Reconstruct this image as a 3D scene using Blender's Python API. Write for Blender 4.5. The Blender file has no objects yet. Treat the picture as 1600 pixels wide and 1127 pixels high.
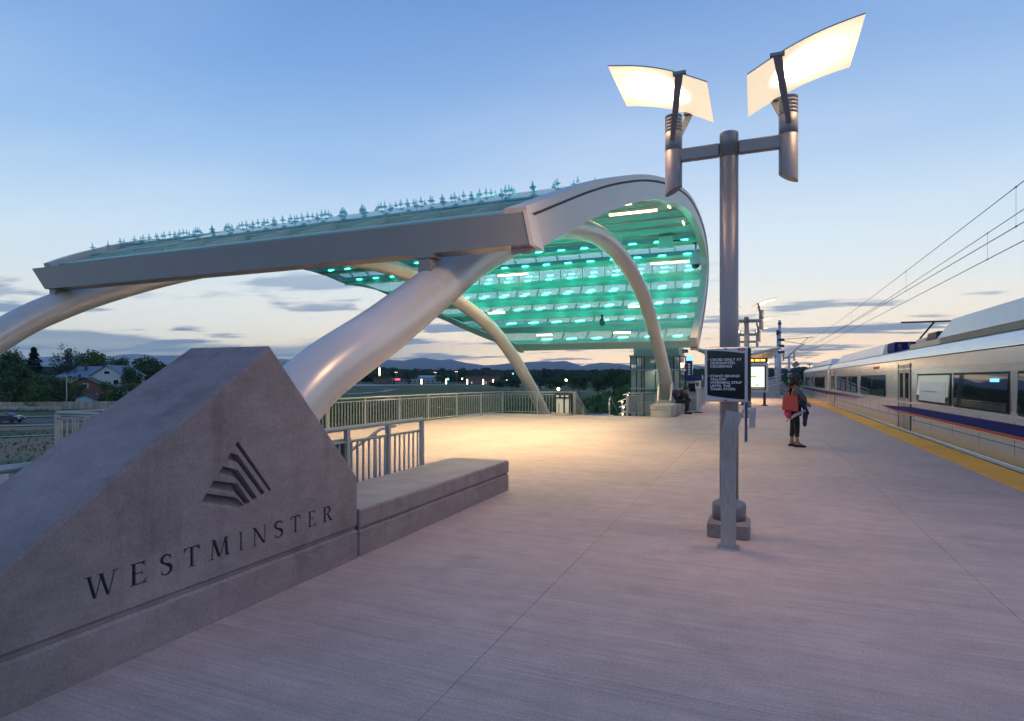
import bpy, bmesh, math, random
from mathutils import Vector, Matrix, noise
random.seed(7)
R = math.radians
S = bpy.context.scene
COL = S.collection
# ------------------------------------------------------------------ camera, sky, exposure
F_PX, EYE, YAW = 925.0, 1.53, math.atan(382 / 925)
cam_data = bpy.data.cameras.new('camera')
cam_data.sensor_width = 36; cam_data.lens = 36 * F_PX / 1600
cam_data.shift_y = (592 - 563.5) / 1600
cam_data.clip_start = .05; cam_data.clip_end = 90000
cam = bpy.data.objects.new('camera', cam_data); COL.objects.link(cam)
cam.location = (0, 0, EYE); cam.rotation_euler = (R(90), 0, YAW)
S.camera = cam
S.render.engine = 'CYCLES'
S.cycles.use_denoising = True
S.cycles.max_bounces = 8; S.cycles.transparent_max_bounces = 24
S.cycles.volume_bounces = 0
S.cycles.sample_clamp_indirect = 6
S.view_settings.view_transform = 'Standard'; S.view_settings.look = 'None'
S.view_settings.exposure = 0.42; S.view_settings.gamma = 1; S.view_settings.use_curve_mapping = False

HAZE = 6.5e-5
SUN_AZ = math.atan2(-.06, 1)      # the sun has gone down ahead, a little left of the tracks
world = bpy.data.worlds.new('World'); S.world = world; world.use_nodes = True
def build_world():
    nt = world.node_tree; N = nt.nodes; L = nt.links; N.clear()
    def nd(t, **k):
        n = N.new(t)
        for a, b in k.items(): setattr(n, a, b)
        return n
    def mth(op, a, b=None, clamp=False):
        n = nd('ShaderNodeMath', operation=op, use_clamp=clamp)
        for i, v in enumerate((a, b)):
            if v is None: continue
            if isinstance(v, (int, float)): n.inputs[i].default_value = v
            else: L.new(v, n.inputs[i])
        return n.outputs[0]
    def mix(fac, a, b):
        n = nd('ShaderNodeMix', data_type='RGBA')
        if isinstance(fac, (int, float)): n.inputs[0].default_value = fac
        else: L.new(fac, n.inputs[0])
        for i, v in ((6, a), (7, b)):
            if isinstance(v, tuple): n.inputs[i].default_value = (*v, 1)
            else: L.new(v, n.inputs[i])
        return n.outputs[2]
    tc = nd('ShaderNodeTexCoord')
    sep = nd('ShaderNodeSeparateXYZ'); L.new(tc.outputs['Generated'], sep.inputs[0])
    x, y, z = sep.outputs
    zc = mth('MAXIMUM', z, 0.0)
    # twilight colours by height above the horizon
    ramp = nd('ShaderNodeValToRGB'); L.new(zc, ramp.inputs[0])
    stops = [(0, (.64, .82, 1.10)), (.05, (.66, .81, .96)), (.12, (.65, .76, .86)), (.21, (.50, .67, .86)), (.33, (.27, .46, .76)), (.45, (.16, .325, .65)), (.6, (.095, .22, .52)), (.8, (.08, .18, .44)), (1, (.075, .165, .41))]
    e = ramp.color_ramp.elements
    while len(e) < len(stops): e.new(.5)
    for q, (p, c) in zip(e, stops): q.position = p; q.color = (*c, 1)
    # afterglow round the place where the sun went down
    sx, sy = math.sin(SUN_AZ), math.cos(SUN_AZ)
    hl = mth('SQRT', mth('ADD', mth('MULTIPLY', x, x), mth('MULTIPLY', y, y)))
    dot = mth('DIVIDE', mth('ADD', mth('MULTIPLY', x, sx), mth('MULTIPLY', y, sy)), mth('MAXIMUM', hl, .001))
    az = mth('POWER', mth('MULTIPLY', mth('ADD', dot, 1.0), .5), 9.0)
    low = mth('POWER', mth('SUBTRACT', 1.0, mth('MINIMUM', mth('MULTIPLY', zc, 6.0), 1.0)), 1.6)
    col = mix(mth('MULTIPLY', az, low, True), ramp.outputs[0], (1.45, 1.04, .58))
    # brighter band over the glow
    mid = mth('MULTIPLY', mth('POWER', az, 1.5), mth('SUBTRACT', 1.0, mth('MINIMUM', mth('MULTIPLY', zc, 1.7), 1.0)))
    col = mix(mth('MULTIPLY', mid, .45), col, (.92, .93, .90))
    # clear-sky model underneath, sun on the horizon
    sky = nd('ShaderNodeTexSky', sky_type='NISHITA', sun_disc=False, sun_elevation=R(0.5), sun_rotation=SUN_AZ, altitude=1600, dust_density=.6, ozone_density=3)
    skys = nd('ShaderNodeVectorMath', operation='SCALE'); L.new(sky.outputs[0], skys.inputs[0]); skys.inputs['Scale'].default_value = .1
    col = mix(.08, col, skys.outputs[0])
    # thin stratus, flat layer seen in perspective
    den = mth('ADD', zc, .035)
    cmb = nd('ShaderNodeCombineXYZ'); L.new(mth('DIVIDE', x, den), cmb.inputs[0]); L.new(mth('DIVIDE', y, den), cmb.inputs[1])
    mp = nd('ShaderNodeMapping'); L.new(cmb.outputs[0], mp.inputs[0])
    mp.inputs['Rotation'].default_value = (0, 0, -YAW); mp.inputs['Scale'].default_value = (.40, .62, 1); mp.inputs['Location'].default_value = (11.1, 5.5, 0)
    n1 = nd('ShaderNodeTexNoise'); L.new(mp.outputs[0], n1.inputs[0]); n1.inputs['Scale'].default_value = 1.0; n1.inputs['Detail'].default_value = 7; n1.inputs['Roughness'].default_value = .55
    cr = nd('ShaderNodeMapRange', interpolation_type='SMOOTHSTEP'); L.new(n1.outputs[0], cr.inputs[0])
    cr.inputs[1].default_value = .535; cr.inputs[2].default_value = .60
    fade = mth('MULTIPLY', mth('SUBTRACT', 1.0, mth('MINIMUM', mth('MULTIPLY', zc, 3.6), 1.0)), cr.outputs[0])
    col = mix(mth('MINIMUM', mth('MULTIPLY', fade, 1.1), .82), col, (.045, .135, .33))
    # far cloud bank low on the horizon, away from the afterglow
    n3 = nd('ShaderNodeTexNoise'); mp3 = nd('ShaderNodeMapping'); L.new(tc.outputs['Generated'], mp3.inputs[0]); mp3.inputs['Scale'].default_value = (3, 3, 14); L.new(mp3.outputs[0], n3.inputs[0]); n3.inputs['Scale'].default_value = 1.0; n3.inputs['Detail'].default_value = 5
    top = mth('ADD', mth('MULTIPLY', n3.outputs[0], .09), mth('ADD', .030, mth('MULTIPLY', dot, -.020)))
    bk = nd('ShaderNodeMapRange', interpolation_type='SMOOTHSTEP'); L.new(mth('SUBTRACT', top, zc), bk.inputs[0]); bk.inputs[1].default_value = -.002; bk.inputs[2].default_value = .006
    away = nd('ShaderNodeMapRange', interpolation_type='SMOOTHSTEP'); L.new(dot, away.inputs[0]); away.inputs[1].default_value = .96; away.inputs[2].default_value = .80
    col = mix(mth('MULTIPLY', mth('MULTIPLY', bk.outputs[0], away.outputs[0]), .82), col, (.13, .235, .42))
    # high faint veil
    n2 = nd('ShaderNodeTexNoise'); mp2 = nd('ShaderNodeMapping'); L.new(cmb.outputs[0], mp2.inputs[0]); mp2.inputs['Scale'].default_value = (.5, .9, 1); mp2.inputs['Rotation'].default_value = (0, 0, .3)
    L.new(mp2.outputs[0], n2.inputs[0]); n2.inputs['Scale'].default_value = 1.3; n2.inputs['Detail'].default_value = 5
    col = mix(mth('MULTIPLY', mth('SUBTRACT', n2.outputs[0], .45, True), .4), col, (.74, .80, .90))
    bg = nd('ShaderNodeBackground'); L.new(col, bg.inputs[0]); bg.inputs[1].default_value = 1.0
    out = nd('ShaderNodeOutputWorld'); L.new(bg.outputs[0], out.inputs[0])
build_world()

# ------------------------------------------------------------------ materials
def srgb(r, g, b):
    f = lambda c: c / 12.92 if c <= .04045 else ((c + .055) / 1.055) ** 2.4
    return (f(r / 255), f(g / 255), f(b / 255))
def mat(name, color, rough=.6, metal=0, var=.12, scale=6, bump=0, bscale=40, spec=.5, emit=None, estr=0, stretch=None, var2=0, scale2=1.2, objvar=0):
    m = bpy.data.materials.new(name); m.use_nodes = True
    nt = m.node_tree; N = nt.nodes; L = nt.links
    p = N['Principled BSDF']; p.inputs['Roughness'].default_value = rough; p.inputs['Metallic'].default_value = metal
    p.inputs['Specular IOR Level'].default_value = spec
    p.inputs['Base Color'].default_value = (*color, 1)
    geo = N.new('ShaderNodeNewGeometry')
    vec = geo.outputs['Position']
    if stretch:
        mp = N.new('ShaderNodeMapping'); mp.inputs['Scale'].default_value = stretch; L.new(vec, mp.inputs[0]); vec2 = mp.outputs[0]
    else: vec2 = vec
    def vary(col_socket, amt, sc, v, det=5):
        n = N.new('ShaderNodeTexNoise'); n.inputs['Scale'].default_value = sc; n.inputs['Detail'].default_value = det; L.new(v, n.inputs[0])
        mr = N.new('ShaderNodeMapRange'); L.new(n.outputs[0], mr.inputs[0]); mr.inputs[1].default_value = .25; mr.inputs[2].default_value = .75
        mr.inputs[3].default_value = 1 - amt; mr.inputs[4].default_value = 1 + amt
        vm = N.new('ShaderNodeVectorMath'); vm.operation = 'SCALE'; L.new(mr.outputs[0], vm.inputs['Scale'])
        if isinstance(col_socket, tuple): vm.inputs[0].default_value = col_socket
        else: L.new(col_socket, vm.inputs[0])
        return vm.outputs[0]
    c = tuple(color)
    if var: c = vary(c, var, scale, vec2)
    if var2: c = vary(c, var2, scale2, vec, 6)
    if objvar:
        oi = N.new('ShaderNodeObjectInfo'); mr = N.new('ShaderNodeMapRange'); L.new(oi.outputs['Random'], mr.inputs[0]); mr.inputs[3].default_value = 1 - objvar; mr.inputs[4].default_value = 1 + objvar
        vm = N.new('ShaderNodeVectorMath'); vm.operation = 'SCALE'; L.new(mr.outputs[0], vm.inputs['Scale'])
        if isinstance(c, tuple): vm.inputs[0].default_value = c
        else: L.new(c, vm.inputs[0])
        c = vm.outputs[0]
    if not isinstance(c, tuple): L.new(c, p.inputs['Base Color'])
    if bump:
        n = N.new('ShaderNodeTexNoise'); n.inputs['Scale'].default_value = bscale; n.inputs['Detail'].default_value = 4; L.new(vec2, n.inputs[0])
        b = N.new('ShaderNodeBump'); b.inputs['Strength'].default_value = bump; b.inputs['Distance'].default_value = .01; L.new(n.outputs[0], b.inputs['Height']); L.new(b.outputs[0], p.inputs['Normal'])
    if emit:
        p.inputs['Emission Color'].default_value = (*emit, 1); p.inputs['Emission Strength'].default_value = estr
    return m
def glass_mat(name, tint, frit, rough=.03, tint2=(.75, .82, .82), refl=.85):
    m = bpy.data.materials.new(name); m.use_nodes = True; N = m.node_tree.nodes; L = m.node_tree.links; N.clear()
    tr = N.new('ShaderNodeBsdfTransparent'); tr.inputs[0].default_value = (*tint, 1)
    tl = N.new('ShaderNodeBsdfTranslucent'); tl.inputs[0].default_value = (*tint2, 1)
    df = N.new('ShaderNodeBsdfDiffuse'); df.inputs[0].default_value = (*tint2, 1)
    gl = N.new('ShaderNodeBsdfGlossy'); gl.inputs['Roughness'].default_value = rough
    m0 = N.new('ShaderNodeMixShader'); m0.inputs[0].default_value = .5; L.new(tl.outputs[0], m0.inputs[1]); L.new(df.outputs[0], m0.inputs[2])
    m1 = N.new('ShaderNodeMixShader'); m1.inputs[0].default_value = frit; L.new(tr.outputs[0], m1.inputs[1]); L.new(m0.outputs[0], m1.inputs[2])
    lw = N.new('ShaderNodeLayerWeight'); lw.inputs[0].default_value = .5
    pw = N.new('ShaderNodeMath'); pw.operation = 'POWER'; L.new(lw.outputs['Facing'], pw.inputs[0]); pw.inputs[1].default_value = 4.5
    fr = N.new('ShaderNodeMath'); fr.operation = 'MULTIPLY_ADD'; L.new(pw.outputs[0], fr.inputs[0]); fr.inputs[1].default_value = refl; fr.inputs[2].default_value = .035
    m2 = N.new('ShaderNodeMixShader'); L.new(fr.outputs[0], m2.inputs[0]); L.new(m1.outputs[0], m2.inputs[1]); L.new(gl.outputs[0], m2.inputs[2])
    o = N.new('ShaderNodeOutputMaterial'); L.new(m2.outputs[0], o.inputs[0]); return m
def emis(name, color, strength):
    m = bpy.data.materials.new(name); m.use_nodes = True; N = m.node_tree.nodes; N.clear()
    e = N.new('ShaderNodeEmission'); e.inputs[0].default_value = (*color, 1); e.inputs[1].default_value = strength
    o = N.new('ShaderNodeOutputMaterial'); m.node_tree.links.new(e.outputs[0], o.inputs[0]); return m
M = dict(
    joint=mat('joint_filler', (.32, .255, .245), .9, var=.15),
    cast_light=mat('weathered_concrete', (.42, .38, .34), .85, var=.15, scale=3, bump=.2, bscale=25),
    engraved=mat('dark_letter_fill', (.018, .014, .016), .7, var=.1),  # near-black fill laid on the letter recess floors
    white_steel=mat('cream_painted_steel', (.58, .545, .52), .30, metal=.15, var=.06, scale=1.5, var2=.05),
    fascia=mat('grey_cladding', (.20, .195, .20), .36, var=.03, scale=2),
    rim=mat('cream_cladding', (.56, .49, .44), .36, var=.04, scale=2),
    purlin=mat('teal_lit_steel', (.30, .49, .44), .5, var=.05, scale=2),  # neutral steel; the LEDs' teal wash is put into the base colour
    dark=mat('dark_metal', (.03, .03, .033), .5, var=.1),
    seam=mat('shadow_gap_rubber', (.13, .12, .115), .8, var=.1),
    pane=glass_mat('fritted_glass', (.80, .95, .97), .25, tint2=(.30, .84, .82), refl=.7),
    led=emis('teal_led', (.03, 1.0, .72), 27),
    warm=emis('warm_led', (1.0, .73, .40), 4.5),
    finial=glass_mat('cast_acrylic', (.76, .93, .94), .20, tint2=(.40, .74, .76)),
    lamp_metal=mat('silver_lamp_paint', (.25, .23, .245), .38, metal=.35, var=.05, scale=5),
    lamp_panel=mat('white_reflector', (.85, .83, .78), .5, var=.02, emit=(1, .80, .54), estr=.62),  # uplight's glow on the reflector is put into its emission
    rail=mat('galvanised_rail', (.40, .41, .40), .42, metal=.35, var=.06, scale=8),
    sign_frame=mat('sign_frame_silver', (.52, .50, .53), .4, metal=.3, var=.04),
    sign_black=mat('sign_black', (.012, .012, .014), .12, var=.1),
    sign_white=mat('sign_white', (.80, .80, .80), .6, var=.02),
    sign_red=mat('sign_red', (.45, .02, .05), .5, var=.05),
    brushed=mat('brushed_steel', (.40, .38, .38), .36, metal=.7, var=.12, scale=9, var2=.1, stretch=(4, 4, 1)),
    tactile=mat('yellow_tactile_paint', (.78, .40, .06), .7, var=.08, scale=5, var2=.12, scale2=.6, objvar=.05),
    steel=mat('stainless_body', (.64, .65, .67), .22, metal=.75, var=.04, scale=1.4, bump=.03, bscale=3),
    train_white=mat('train_white_paint', (.74, .75, .78), .25, var=.03),
    train_blue=mat('train_blue', (.006, .011, .14), .6, var=.06, spec=.1),
    train_red=mat('train_red', (.50, .025, .03), .5, var=.06),
    train_yellow=mat('train_yellow', (.75, .42, .05), .3, var=.06),
    window=mat('dark_window_glass', (.02, .022, .026), .03, var=.0, spec=1.0),
    rubber=mat('black_rubber', (.02, .02, .02), .7, var=.1),
    ballast=mat('ballast_stone', (.14, .125, .115), .95, var=.4, scale=14, bump=.8, bscale=14),
    skin=mat('skin', (.28, .16, .10), .55, var=.05),
    hair=mat('black_hair', (.010, .008, .008), .5, var=.2, scale=30),
    grey_knit=mat('grey_knit', (.085, .08, .085), .9, var=.15, scale=20),
    black_cloth=mat('black_cloth', (.012, .012, .015), .9, var=.15, scale=20),
    navy=mat('navy_fabric', (.018, .024, .055), .8, var=.15, scale=20),
    jeans=mat('dark_trousers', (.014, .016, .022), .9, var=.15, scale=20),
    red_leather=mat('red_leather', (.42, .045, .035), .45, var=.1, scale=12),
    pink_cloth=mat('pink_cloth', (.40, .03, .11), .7, var=.1),
    pale_cloth=mat('pale_umbrella_cloth', (.4, .4, .43), .7, var=.1),
    wood=mat('weathered_cedar', (.40, .33, .25), .85, var=.2, scale=1.5, objvar=.18),
    asphalt=mat('asphalt', (.085, .085, .095), .9, var=.12, scale=.4),
    concrete_far=mat('path_concrete', (.36, .36, .36), .9, var=.08),
    trunk=mat('bark', (.05, .04, .032), .9, var=.2),
    blue_roof=mat('blue_grey_shingle', (.16, .22, .30), .8, var=.12, scale=.8),
    brown_roof=mat('brown_shingle', (.07, .055, .05), .85, var=.12, scale=.8),
    siding=mat('pale_siding', (.62, .64, .64), .7, var=.04),
    brick=mat('red_brick_wall', (.27, .12, .085), .85, var=.15, scale=2),
    brick2=mat('brown_wall', (.12, .075, .06), .85, var=.15, scale=2),
    blue_wall=mat('pale_blue_paint', (.30, .48, .60), .7, var=.05),
    grey_wall=mat('grey_metal_wall', (.34, .38, .42), .7, var=.08),
    blue_paint=mat('blue_enamel', (.012, .03, .16), .35, var=.05),
    car_paint=mat('dark_blue_car_paint', (.02, .03, .055), .2, var=.03, spec=.8),
    glassblue=mat('elevator_glass', (.10, .14, .18), .06, var=.05, spec=1.0),
    elev_steel=mat('grey_blue_panel', (.32, .37, .42), .4, metal=.2, var=.05),
    boulder=mat('granite_boulder', (.35, .34, .36), .9, var=.2, scale=1.5),
    sand=mat('sandstone_block', (.36, .30, .25), .9, var=.2, scale=1.5, objvar=.15),
    warm_soft=emis('warm_bulb', (1, .68, .34), 9), white_soft=emis('white_bulb', (.9, .95, 1), 7),
    amber_led=emis('amber_display', (1, .36, .05), 3.2), blue_led=emis('blue_beacon', (.16, .50, 1), 1.6), map_lit=emis('lit_map_panel', (.88, .95, .84), .92),
    green_ink=mat('green_ink', (.25, .6, .02), .6, var=.05, emit=(.35, .8, .05), estr=.5), red_neon=emis('red_neon', (1, .05, .08), 4), lobby=emis('lobby_light', (1, .72, .42), 1.0), teal_sig=emis('green_signal', (.1, 1, .6), 4),
)
def concrete(name, base, streak, pores=.5, bump=.25, blotch=.14, drip=0.0, rough=.8, objvar=0, stain=.24, fine=1.0):
    # streak: direction scale of broom or trowel marks; pores, drip stains and fine sand grain on top
    m = mat(name, base, rough, var=blotch, scale=.75, var2=.08, scale2=5.0, objvar=objvar); nt = m.node_tree; N = nt.nodes; L = nt.links; p = N['Principled BSDF']
    geo = N.new('ShaderNodeNewGeometry'); col = p.inputs['Base Color'].links[0].from_socket
    def noisef(scale3, sc, det=4, lo=.3, hi=.7, a=.9, b=1.1):
        mp = N.new('ShaderNodeMapping'); mp.inputs['Scale'].default_value = scale3; L.new(geo.outputs['Position'], mp.inputs[0])
        n = N.new('ShaderNodeTexNoise'); n.inputs['Scale'].default_value = sc; n.inputs['Detail'].default_value = det; n.inputs['Roughness'].default_value = .65; L.new(mp.outputs[0], n.inputs[0])
        r = N.new('ShaderNodeMapRange'); L.new(n.outputs[0], r.inputs[0]); r.inputs[1].default_value = lo; r.inputs[2].default_value = hi; r.inputs[3].default_value = a; r.inputs[4].default_value = b; return r.outputs[0], n.outputs[0]
    def mul(c, f):
        v = N.new('ShaderNodeVectorMath'); v.operation = 'SCALE'; L.new(c, v.inputs[0]); L.new(f, v.inputs['Scale']); return v.outputs[0]
    f1, h1 = noisef(streak, 1.0, 3, .3, .7, .945, 1.055); col = mul(col, f1)
    f2, h2 = noisef(tuple(q * 5 for q in streak), 1.0, 2, .3, .7, 1 - .07 * fine, 1 + .07 * fine); col = mul(col, f2)
    f3, h3 = noisef((1, 1, 1), 70, 3, .3, .7, 1 - .10 * fine, 1 + .10 * fine); col = mul(col, f3)
    f4, h4 = noisef((1, 1, 1), 1.9, 7, .55, .70, 1.0, 1 - stain); col = mul(col, f4)
    if drip: f5, _ = noisef((5, 5, .5), 1.0, 5, .52, .75, 1.0, 1 - drip); col = mul(col, f5)
    vo = N.new('ShaderNodeTexVoronoi'); vo.inputs['Scale'].default_value = 17; L.new(geo.outputs['Position'], vo.inputs['Vector'])
    pr = N.new('ShaderNodeMapRange'); L.new(vo.outputs['Distance'], pr.inputs[0]); pr.inputs[1].default_value = .03; pr.inputs[2].default_value = .085; pr.inputs[3].default_value = 1 - pores; pr.inputs[4].default_value = 1.0
    sel = N.new('ShaderNodeMath'); sel.operation = 'GREATER_THAN'; sp_ = N.new('ShaderNodeSeparateColor'); L.new(vo.outputs['Color'], sp_.inputs[0]); L.new(sp_.outputs[0], sel.inputs[0]); sel.inputs[1].default_value = .88
    mx = N.new('ShaderNodeMix'); mx.inputs[2].default_value = 1.0; L.new(sel.outputs[0], mx.inputs[0]); L.new(pr.outputs[0], mx.inputs[3]); col = mul(col, mx.outputs[0])
    L.new(col, p.inputs['Base Color'])
    ad = N.new('ShaderNodeMath'); ad.operation = 'ADD'; L.new(h2, ad.inputs[0]); L.new(h3, ad.inputs[1]); ad2 = N.new('ShaderNodeMath'); ad2.operation = 'ADD'; L.new(ad.outputs[0], ad2.inputs[0]); L.new(mx.outputs[0], ad2.inputs[1])
    b = N.new('ShaderNodeBump'); b.inputs['Strength'].default_value = bump; b.inputs['Distance'].default_value = .006; L.new(ad2.outputs[0], b.inputs['Height']); L.new(b.outputs[0], p.inputs['Normal']); return m
M['slab'] = concrete('broomed_concrete', (.415, .332, .316), (.22, 9, 1), .6, .5, .10, objvar=.02, stain=.13, fine=1.7)
M['cast'] = concrete('cast_concrete', (.285, .218, .212), (.8, 1.2, 2.4), .75, .6, .20, .24, fine=1.4)
def foliage_mat(name, c, v=.45):
    m = mat(name, c, .8, var=v, scale=.55, var2=.3, scale2=3.0, spec=.2); return m
M['leaf_dark'] = foliage_mat('dark_leaves', (.060, .108, .048)); M['leaf_mid'] = foliage_mat('mid_leaves', (.080, .138, .048))
M['leaf_pale'] = foliage_mat('grey_green_leaves', (.058, .085, .055)); M['needles'] = foliage_mat('conifer_needles', (.016, .028, .020))
M['forest'] = foliage_mat('far_forest', (.045, .068, .042)); 
def terrain_mat():
    m = mat('meadow', (.036, .078, .013), .95, var=.35, scale=.35, var2=.35, scale2=.03, bump=.6, bscale=2.0)
    nt = m.node_tree; N = nt.nodes; L = nt.links; p = N['Principled BSDF']
    src = p.inputs['Base Color'].links[0].from_socket
    geo = N.new('ShaderNodeNewGeometry'); n = N.new('ShaderNodeTexNoise'); n.inputs['Scale'].default_value = .045; n.inputs['Detail'].default_value = 6; L.new(geo.outputs['Position'], n.inputs[0])
    mp = N.new('ShaderNodeMapping'); L.new(geo.outputs['Position'], mp.inputs[0])
    # bare earth west of the plaza, where the lot is still being built
    vd = N.new('ShaderNodeVectorMath'); vd.operation = 'DISTANCE'; L.new(geo.outputs['Position'], vd.inputs[0]); vd.inputs[1].default_value = (-70, 25, -5)
    mr0 = N.new('ShaderNodeMapRange'); L.new(vd.outputs['Value'], mr0.inputs[0]); mr0.inputs[1].default_value = 70; mr0.inputs[2].default_value = 38; mr0.inputs[3].default_value = -.10; mr0.inputs[4].default_value = .10
    ad = N.new('ShaderNodeMath'); ad.operation = 'ADD'; L.new(n.outputs[0], ad.inputs[0]); L.new(mr0.outputs[0], ad.inputs[1])
    mr = N.new('ShaderNodeMapRange'); L.new(ad.outputs[0], mr.inputs[0]); mr.inputs[1].default_value = .50; mr.inputs[2].default_value = .58
    mx = N.new('ShaderNodeMix'); mx.data_type = 'RGBA'; L.new(mr.outputs[0], mx.inputs[0]); L.new(src, mx.inputs[6]); mx.inputs[7].default_value = (.23, .155, .10, 1)
    L.new(mx.outputs[2], p.inputs['Base Color']); return m
M['el_glass'] = glass_mat('elevator_glass_sheet', (.60, .72, .80), .30)
M['terrain'] = terrain_mat()
M['mountain'] = mat('forested_slopes', (.075, .082, .088), .95, var=.35, scale=.0012, var2=.2, scale2=.004)  # distance haze partly put into this bluish base colour
M['snowy'] = mat('snow_streaked_rock', (.18, .19, .21), .95, var=.75, scale=.0016)

# ------------------------------------------------------------------ mesh helpers
def ray(u):
    r = (u - 800) / F_PX; c, s = math.cos(YAW), math.sin(YAW); return Vector((r * c - s, r * s + c, 0))
def at(u, d, z=0.0):                       # a place in the direction of picture column u, d metres deep
    q = ray(u) * d; return Vector((q.x, q.y, z))
def zpx(v, d): return EYE + (592 - v) / F_PX * d
def wl(o):
    v = Vector((0, 0, 0))
    while o is not None: v += o.location; o = o.parent
    return v
class MB:
    def __init__(s): s.v = []; s.f = []; s.mi = []; s.sm = []
    def add(s, vs, fs, mi=0, smooth=False):
        b = len(s.v); s.v += [Vector(v) for v in vs]
        for f in fs: s.f.append([i + b for i in f]); s.mi.append(mi); s.sm.append(smooth)
        return s
    def box(s, c, d, mi=0, rz=0, mtx=None):
        x, y, z = d[0] / 2, d[1] / 2, d[2] / 2
        m = mtx if mtx is not None else (Matrix.Translation(Vector(c)) @ Matrix.Rotation(rz, 4, 'Z'))
        vs = [m @ Vector(p) for p in ((-x, -y, -z), (x, -y, -z), (x, y, -z), (-x, y, -z), (-x, -y, z), (x, -y, z), (x, y, z), (-x, y, z))]
        return s.add(vs, [(0, 3, 2, 1), (4, 5, 6, 7), (0, 1, 5, 4), (1, 2, 6, 5), (2, 3, 7, 6), (3, 0, 4, 7)], mi)
    def bbox(s, a, b, mi=0):
        a, b = Vector(a), Vector(b); return s.box((a + b) / 2, b - a, mi)
    def bev(s, a, b, r=.01, mi=0):         # box with chamfered edges
        a, b = Vector(a), Vector(b); bm = bmesh.new(); bmesh.ops.create_cube(bm, size=1)
        for v in bm.verts: v.co = Vector([(a[i] + b[i]) / 2 + v.co[i] * (b[i] - a[i]) for i in range(3)])
        bmesh.ops.bevel(bm, geom=bm.edges[:], offset=r, segments=1, affect='EDGES', profile=.5)
        bm.verts.index_update(); s.add([v.co.copy() for v in bm.verts], [[v.index for v in f.verts] for f in bm.faces], mi); bm.free(); return s
    def prism(s, poly, ext, mi=0):         # poly: list of 3D points, ext: vector
        n = len(poly); e = Vector(ext); vs = [Vector(p) for p in poly] + [Vector(p) + e for p in poly]
        fs = [tuple(range(n))[::-1], tuple(range(n, 2 * n))] + [(i, (i + 1) % n, n + (i + 1) % n, n + i) for i in range(n)]
        return s.add(vs, fs, mi)
    def tube(s, path, r, n=10, mi=0, cap=True, up=None):
        P = [Vector(p) for p in path]; rr = r if isinstance(r, (list, tuple)) else [r] * len(P)
        rings = []; prev = None
        for i, p in enumerate(P):
            t = (P[min(i + 1, len(P) - 1)] - P[max(i - 1, 0)]).normalized()
            if prev is None:
                a = Vector((0, 0, 1)) if abs(t.z) < .9 else Vector((1, 0, 0)); x = t.cross(a).normalized()
            else: x = (prev - t * prev.dot(t)).normalized()
            prev = x; y = t.cross(x)
            rings.append([p + (x * math.cos(k * 2 * math.pi / n) + y * math.sin(k * 2 * math.pi / n)) * rr[i] for k in range(n)])
        b = len(s.v); s.v += [v for q in rings for v in q]
        for i in range(len(P) - 1):
            for k in range(n):
                k2 = (k + 1) % n; s.f.append([b + i * n + k, b + i * n + k2, b + (i + 1) * n + k2, b + (i + 1) * n + k]); s.mi.append(mi); s.sm.append(n > 5)
        if cap:
            s.f.append([b + k for k in range(n)][::-1]); s.mi.append(mi); s.sm.append(False)
            s.f.append([b + (len(P) - 1) * n + k for k in range(n)]); s.mi.append(mi); s.sm.append(False)
        return s
    def cyl(s, c, r, h, n=20, mi=0, r2=None): c = Vector(c); return s.tube([c, c + Vector((0, 0, h))], [r, r if r2 is None else r2], n, mi)
    def ball(s, c, r, mi=0, sub=1, sc=(1, 1, 1), jit=0):
        bm = bmesh.new(); bmesh.ops.create_icosphere(bm, subdivisions=sub, radius=1)
        vs = []
        for v in bm.verts:
            q = v.co.copy()
            if jit: q *= 1 + jit * noise.noise(q * 1.7 + Vector(c))
            vs.append(Vector(c) + Vector((q.x * r * sc[0], q.y * r * sc[1], q.z * r * sc[2])))
        bm.verts.index_update(); s.add(vs, [[v.index for v in f.verts] for f in bm.faces], mi, not jit); bm.free(); return s
    def sheet(s, rows, mi=0, smooth=True):
        b = len(s.v); w = len(rows[0]); s.v += [Vector(p) for r in rows for p in r]
        for i in range(len(rows) - 1):
            for k in range(w - 1):
                s.f.append([b + i * w + k, b + i * w + k + 1, b + (i + 1) * w + k + 1, b + (i + 1) * w + k]); s.mi.append(mi); s.sm.append(smooth)
        return s
    def mesh(s, name, mats, off=Vector((0, 0, 0))):
        me = bpy.data.meshes.new(name); me.from_pydata([v - off for v in s.v], [], s.f)
        for m in (mats if isinstance(mats, (list, tuple)) else [mats]): me.materials.append(m)
        me.polygons.foreach_set('material_index', s.mi); me.polygons.foreach_set('use_smooth', s.sm); me.update(); return me
    def build(s, name, mats, parent=None, label=None, kind=None, loc=None):
        off = wl(parent) if parent else (Vector(loc) if loc is not None else Vector((0, 0, 0)))
        o = bpy.data.objects.new(name, s.mesh(name, mats, off)); COL.objects.link(o); o.parent = parent
        if not parent and loc is not None: o.location = loc
        if label: o['label'] = label
        if kind: o['kind'] = kind
        return o
def tag(o, label, cat, group=None):
    o['label'] = label; o['category'] = cat
    if group: o['group'] = group
    return o
def thing(name, label, cat, loc=(0, 0, 0), group=None):
    o = bpy.data.objects.new(name, None); COL.objects.link(o); o.location = loc; o.empty_display_size = .2
    return tag(o, label, cat, group)
def inst(name, me, parent, loc=(0, 0, 0), rot=(0, 0, 0), scale=None):
    o = bpy.data.objects.new(name, me); COL.objects.link(o); o.parent = parent; o.location = Vector(loc) - (wl(parent) if parent else Vector((0, 0, 0))); o.rotation_euler = rot
    if scale: o.scale = scale
    return o
def copy_tree(o, parent=None):
    c = o.copy(); COL.objects.link(c); c.parent = parent
    for ch in [q for q in o.children]: copy_tree(ch, c)
    return c
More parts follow.
